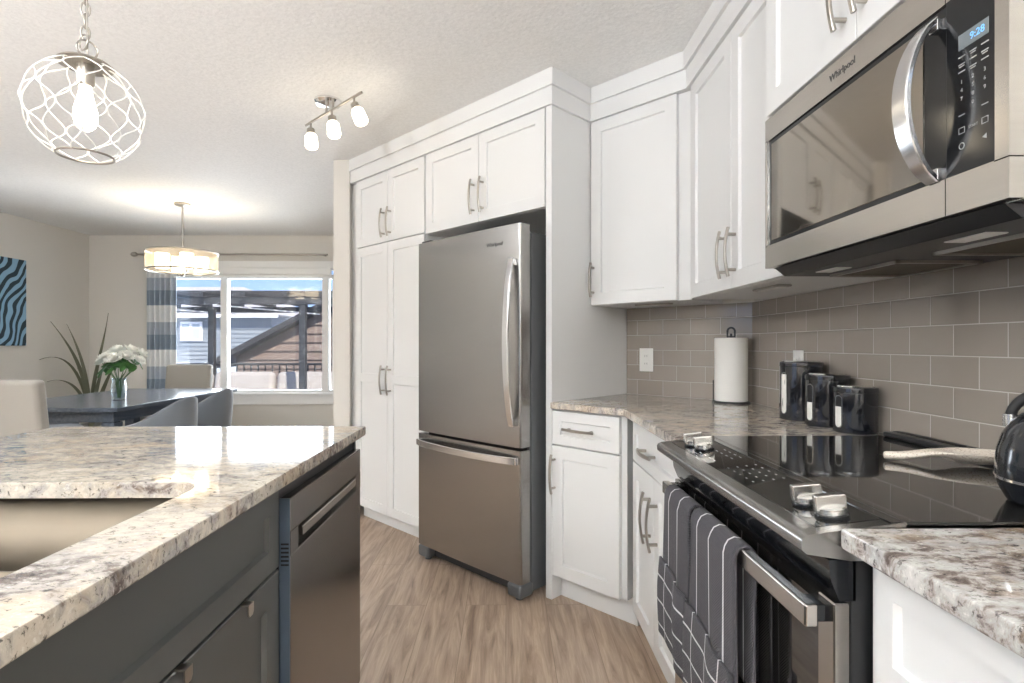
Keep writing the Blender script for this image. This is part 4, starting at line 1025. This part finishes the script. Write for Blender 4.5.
# potted plant
t = thing('potted_plant', 'spiky long-leaved potted plant behind the table in the corner', 'plant', (-4.47, 5.98, 0.0), 0.60)
M['pot'] = pmat('grey_pot', (0.18, 0.18, 0.18), 0.6)
MB().lathe([(0.13, 0), (0.15, 0.01), (0.18, 0.32), (0.17, 0.32), (0.15, 0.28), (1e-5, 0.28)], seg=32).build('pot', M['pot'], t)
M['blade'] = pmat('dusty_green_leaf', (0.13, 0.135, 0.085), 0.55)
def bladeleaf(p0, p1, p2, p3, w):
    P = [Vector(p) for p in (p0, p1, p2, p3)]; pts = []
    for i in range(15):
        q = i/14; pts.append(P[0]*(1-q)**3+P[1]*3*q*(1-q)**2+P[2]*3*q*q*(1-q)+P[3]*q**3)
    ws = [max(0.003, 1.0*w*(0.6+0.6*math.sin(PI*min(1, i/14*0.9+0.1)))*(1-(i/14)**3)) for i in range(15)]
    return MB().sweep(pts, (0.7, 0.7, 0), ws, 0.005)
for p0, p1, p2, p3, w in (((0, 0, .28), (0.0, 0, .8), (.10, 0, 1.0), (.155, 0, 1.46), .042), ((0, 0, .28), (-.02, 0, .8), (-.12, 0, 1.05), (-.33, 0, 1.36), .042),
                          ((0, 0, .28), (0, 0, .8), (-.10, 0, 1.1), (-.20, 0, 1.34), .036), ((0, 0, .28), (-.05, 0, .9), (-.22, 0, 1.08), (-.42, 0, .98), .032),
                          ((0, 0, .28), (-.04, 0, .7), (-.2, 0, .82), (-.36, 0, .76), .036), ((0, 0, .28), (.08, 0, .6), (.15, 0, .8), (.24, 0, .98), .05),
                          ((0, 0, .28), (.12, 0, .5), (.2, 0, .7), (.31, 0, .84), .05), ((0, 0, .28), (.0, -.1, .6), (-.05, -.15, .8), (-.1, -.2, .9), .05), ((0, 0, .28), (.03, -.06, .6), (.08, -.1, .8), (.13, -.12, .95), .045)):
    bladeleaf(*[(a_[0], a_[1], a_[2]*1.045) for a_ in (p0, p1, p2, p3)], w).build('leaf', M['blade'], t)
# zebra picture
M['zebra'] = pmat('zebra_print', (0.5, 0.5, 0.5), 0.6); n = NT(M['zebra'])
v = n.coords(rot=(0.5, 0, 0)); nz = n.n('TexWave'); nz.wave_type = 'BANDS'; nz.bands_direction = 'Y'; nz.inputs['Scale'].default_value = 3.8; nz.inputs['Distortion'].default_value = 11; nz.inputs['Detail'].default_value = 1.5; nz.inputs['Detail Scale'].default_value = 0.9
n.l(v, nz.inputs['Vector'])
stripes = n.ramp(nz.outputs['Fac'], [(0.44, (0.014, 0.035, 0.05)), (0.52, (0.24, 0.42, 0.58))])
n.l(stripes, n.b.inputs['Base Color'])
t = thing('wall_picture', 'zebra print canvas in blue and black on the left wall', 'picture', (LX, 5.125, 1.595), 0)
MB().box(0.001, 0.035, -0.44, 0.44, -0.425, 0.425, 0.002, 1).build('canvas', M['zebra'], t, smooth=0)
# curtain
M['curtain'] = pmat('banded_curtain', (0.7, 0.7, 0.7), 0.85); n = NT(M['curtain'])
s = n.n('SeparateXYZ'); n.l(n.coords(), s.inputs[0]); f_ = n.math('FRACT', n.math('DIVIDE', n.math('SUBTRACT', 5.0+1.437, s.outputs[2]), 0.507))
# 5.0 m offset is not a whole number of bands, so shift back into phase
f_ = n.math('FRACT', n.math('SUBTRACT', f_, (5.0/0.507) % 1.0 - 1.0))
n.l(n.ramp(f_, [(0.0, (0.46, 0.51, 0.58)), (0.28, (0.27, 0.33, 0.41)), (0.62, (0.80, 0.81, 0.82))], 'CONSTANT'), n.b.inputs['Base Color'])
tcn = thing('curtain', 'white and slate-blue banded curtain hanging left of the dining window', 'curtain', (-3.945, WY-0.085, 0), 0)
mb = MB(); mb.grid(lambda i, j: Vector((-0.165+0.33*i, 0.032*math.sin(i*2*PI*5.5)*(0.8+0.2*j), 0.03+2.17*j)), 90, 6)
mb.build('panel', M['curtain'], tcn, smooth=80, solid=0.004)
rod = thing('curtain_rod', 'nickel curtain rod with ball finial above the dining window', 'curtain rod', (-3.1, WY-0.085, 2.215), 0)
MB().tube([(-1.12, 0, 0), (1.05, 0, 0)], 0.011, 12).build('rod', M['nickel'], rod)
MB().ellipsoid((-1.155, 0, 0), (0.04, 0.028, 0.028), 16, 10).build('finial', M['nickel'], rod)
for x in (-1.09, 1.0): MB().box(x-0.008, x+0.008, 0, 0.084, -0.008, 0.008).build('bracket', M['nickel'], rod, smooth=0)

# ------------------------------------------------------------------ outside
DZ = -0.2
M['deck'] = pmat('grey_deck_boards', (0.30, 0.29, 0.28), 0.7); M['snow'] = pmat('snow', (0.85, 0.87, 0.90), 0.8)
M['charcoal'] = pmat('charcoal_metal', (0.045, 0.048, 0.052), 0.5); M['cushion'] = pmat('light_grey_cushion', (0.36, 0.335, 0.31), 0.9)
M['siding_blue'] = pmat('blue_grey_siding', (0.22, 0.25, 0.27), 0.7); M['siding_brown'] = pmat('taupe_siding', (0.19, 0.145, 0.12), 0.7)
def clapboards(mb, half, z0, z1, row, y=-0.01):
    """overlapping tilted boards on a wall facing -y; half(z) gives the half width at height z"""
    z = z0
    while z < z1-1e-6:
        zt = min(z+row, z1); a, b = half(z), half(zt)
        q = [mb.bm.verts.new(p) for p in ((-a, y-0.05, z), (a, y-0.05, z), (b, y, zt), (-b, y, zt), (-a, y, z), (a, y, z))]
        mb.face((q[0], q[1], q[2], q[3])); mb.face((q[0], q[4], q[5], q[1])); z = zt
    return mb
M['shingle'] = pmat('grey_shingles', (0.44, 0.42, 0.40), 0.9); M['fascia'] = pmat('dark_fascia', (0.04, 0.04, 0.043), 0.7); M['extwin'] = pmat('house_window_glass', (0.45, 0.50, 0.52), 0.1)
sbox('deck', -9.0, 1.5, WY+0.17, 10.4, DZ-0.15, DZ, mat='deck')
o = struct(MB().box(-60, 40, WY+0.3, 90, -3.2, -3.0).build('ground', M['snow'], smooth=0))
rl = thing('deck_railing', 'black metal baluster railing along the deck edge', 'railing', (-4.0, 10.2, DZ), 0)
MB().box(-4.9, 4.5, -0.025, 0.025, 1.00, 1.04, 0.004).build('top_rail', M['charcoal'], rl)
MB().box(-4.9, 4.5, -0.02, 0.02, 0.08, 0.11, 0.004).build('bottom_rail', M['charcoal'], rl)
x = -4.85
while x < 4.5:
    MB().box(x-0.012, x+0.012, -0.01, 0.01, 0.1105, 0.9995).build('baluster', M['charcoal'], rl, smooth=0); x += 0.13
for x in (-4.9, -3.2, 2.6, 4.5): MB().box(x-0.04, x+0.04, -0.04, 0.04, 0, 1.06, 0.004).build('post', M['charcoal'], rl)
so = thing('outdoor_sofa', 'light grey outdoor sofa on the deck beyond the window', 'sofa', (-4.0, 9.45, DZ), 0)
MB().box(-2.2, 2.2, -0.40, 0.34, 0.06, 0.34, 0.02).build('frame', M['charcoal'], so)
for i in range(4):
    MB().box(-2.15+i*1.08, -1.09+i*1.08, -0.40, 0.20, 0.345, 0.50, 0.05, 4).build('seat_cushion', M['cushion'], so)
    T = Matrix.Translation(Vector((-1.62+i*1.08, 0.20, 0.66))) @ Matrix.Rotation(-0.18, 4, 'X')
    mb = MB(); mb.box(-0.52, 0.52, -0.10, 0.10, -0.17, 0.25, 0.095, 6, mat=T); mb.build('back_cushion', M['cushion'], so)
pg = thing('pergola', 'charcoal pergola with open slatted roof over the deck', 'pergola', (-4.3, 9.0, DZ), 0)
for x, y in ((1.0, 0.0), (-1.0, 1.0), (3.2, 0.0), (-4.2, 0.0)): MB().box(x-0.05, x+0.05, y-0.05, y+0.05, 0.0, 2.03, 0.005).build('post', M['charcoal'], pg)
MB().box(-4.6, 3.6, -0.05, 0.05, 2.035, 2.15, 0.005).build('front_beam', M['charcoal'], pg)
MB().box(-4.6, 3.6, 2.30, 2.40, 2.035, 2.15, 0.005).build('rear_beam', M['charcoal'], pg)
for i in range(13):
    x = -4.5+i*0.66; MB().box(x-0.03, x+0.03, -0.2, 2.6, 2.1505, 2.22, 0.003).build('rafter', M['charcoal'], pg, smooth=0)
for i in range(14):
    y = -0.1+i*0.19; MB().box(-4.6, 3.6, y-0.045, y+0.045, 2.2205, 2.245).build('slat', M['charcoal'], pg, smooth=0)
for q_, x in enumerate((-3.9, -2.1, -0.4)): MB().tube([(x, -0.1, 2.02), (x+0.9, 2.3, 2.00)], 0.012, 8).build('light_cable', M['trimw'], pg)
# neighbour garage gable
gh = thing('neighbour_garage', 'taupe sided gable-roofed garage close behind the deck', 'house', (-1.5, 14.0, -3.0), 0)
pz_ = 3.75+3.0
MB().prism([(-5.3, 0), (5.3, 0), (5.3, 3.9), (0, pz_-0.1), (-5.3, 3.9)], 0, 7, axis='y').build('wall', M['siding_brown'], gh, smooth=0)
sl = (pz_-3.9)/5.3
clapboards(MB(), lambda z: 5.28 if z < 3.85 else max(0.02, 5.28-(z-3.85)/sl), 0.5, pz_-0.3, 0.22).build('siding', M['siding_brown'], gh, smooth=0, recalc=False)
for s in (-1, 1):
    mb = MB(); mb.prism([(s*5.85, 3.9-sl*0.55-0.02), (0, pz_-0.05), (0, pz_+0.10), (s*5.85, 3.9-sl*0.55+0.12)], -0.45, 7.3, axis='y'); mb.build('roof', M['fascia'], gh, smooth=0)
# blue-grey houses
def house(label, loc, w, d, he, hr, wins, mat='siding_blue'):
    t = thing('neighbour_house', label, 'house', loc, 0)
    MB().box(-w/2, w/2, 0, d, 0, he).build('wall', M[mat], t, smooth=0)
    clapboards(MB(), lambda z: w/2-0.02, 0.3, he-0.05, 0.20).build('siding', M[mat], t, smooth=0, recalc=False)
    mb = MB(); bm = mb.bm; o_ = 0.5; z = he+0.01
    b = [bm.verts.new(p) for p in ((-w/2-o_, -o_, z), (w/2+o_, -o_, z), (w/2+o_, d+o_, z), (-w/2-o_, d+o_, z))]; r0 = bm.verts.new((-w/2+d*0.4, d/2, he+hr)); r1 = bm.verts.new((w/2-d*0.4, d/2, he+hr))
    bm.faces.new(b); bm.faces.new((b[0], b[1], r1, r0)); bm.faces.new((b[1], b[2], r1)); bm.faces.new((b[2], b[3], r0, r1)); bm.faces.new((b[3], b[0], r0))
    rf = mb.build('roof', M['shingle'], t, smooth=0)
    MB().box(-w/2-o_, w/2+o_, -o_-0.04, -o_+0.04, he-0.12, he+0.005).build('eave', M['trimw'], rf, smooth=0)
    for (x, z, ww, hh) in wins:
        wn_ = MB().box(x-ww/2, x+ww/2, -0.12, 0.0, z-hh/2, z+hh/2).box(x-0.05, x+0.05, -0.14, -0.11, z-hh/2, z+hh/2).build('window', M['trimw'], t, smooth=0)
        MB().box(x-ww/2+0.1, x-0.08, -0.135, -0.121, z-hh/2+0.1, z+hh/2-0.1).box(x+0.08, x+ww/2-0.1, -0.135, -0.121, z-hh/2+0.1, z+hh/2-0.1).build('pane', M['extwin'], wn_, smooth=0)
    return t
house('blue-grey house with a white window seen behind the left window pane', (-16.5, 26, -3.0), 11.0, 8, 5.55, 1.75, [(1.8, 4.8, 1.0, 0.9), (1.2, 3.0, 1.0, 0.7), (3.4, 3.0, 1.9, 0.7)])
house('blue-grey house with pale roof in the gap left of the garage gable', (-9.6, 36.0, -3.0), 7.4, 7, 5.6, 1.7, [(-0.6, 4.4, 0.8, 0.9)])
house('farther grey house with pale roof behind the garage gable', (-4.0, 46, -3.0), 9.0, 8, 5.5, 1.9, [(0, 4.2, 1.2, 1.0)])
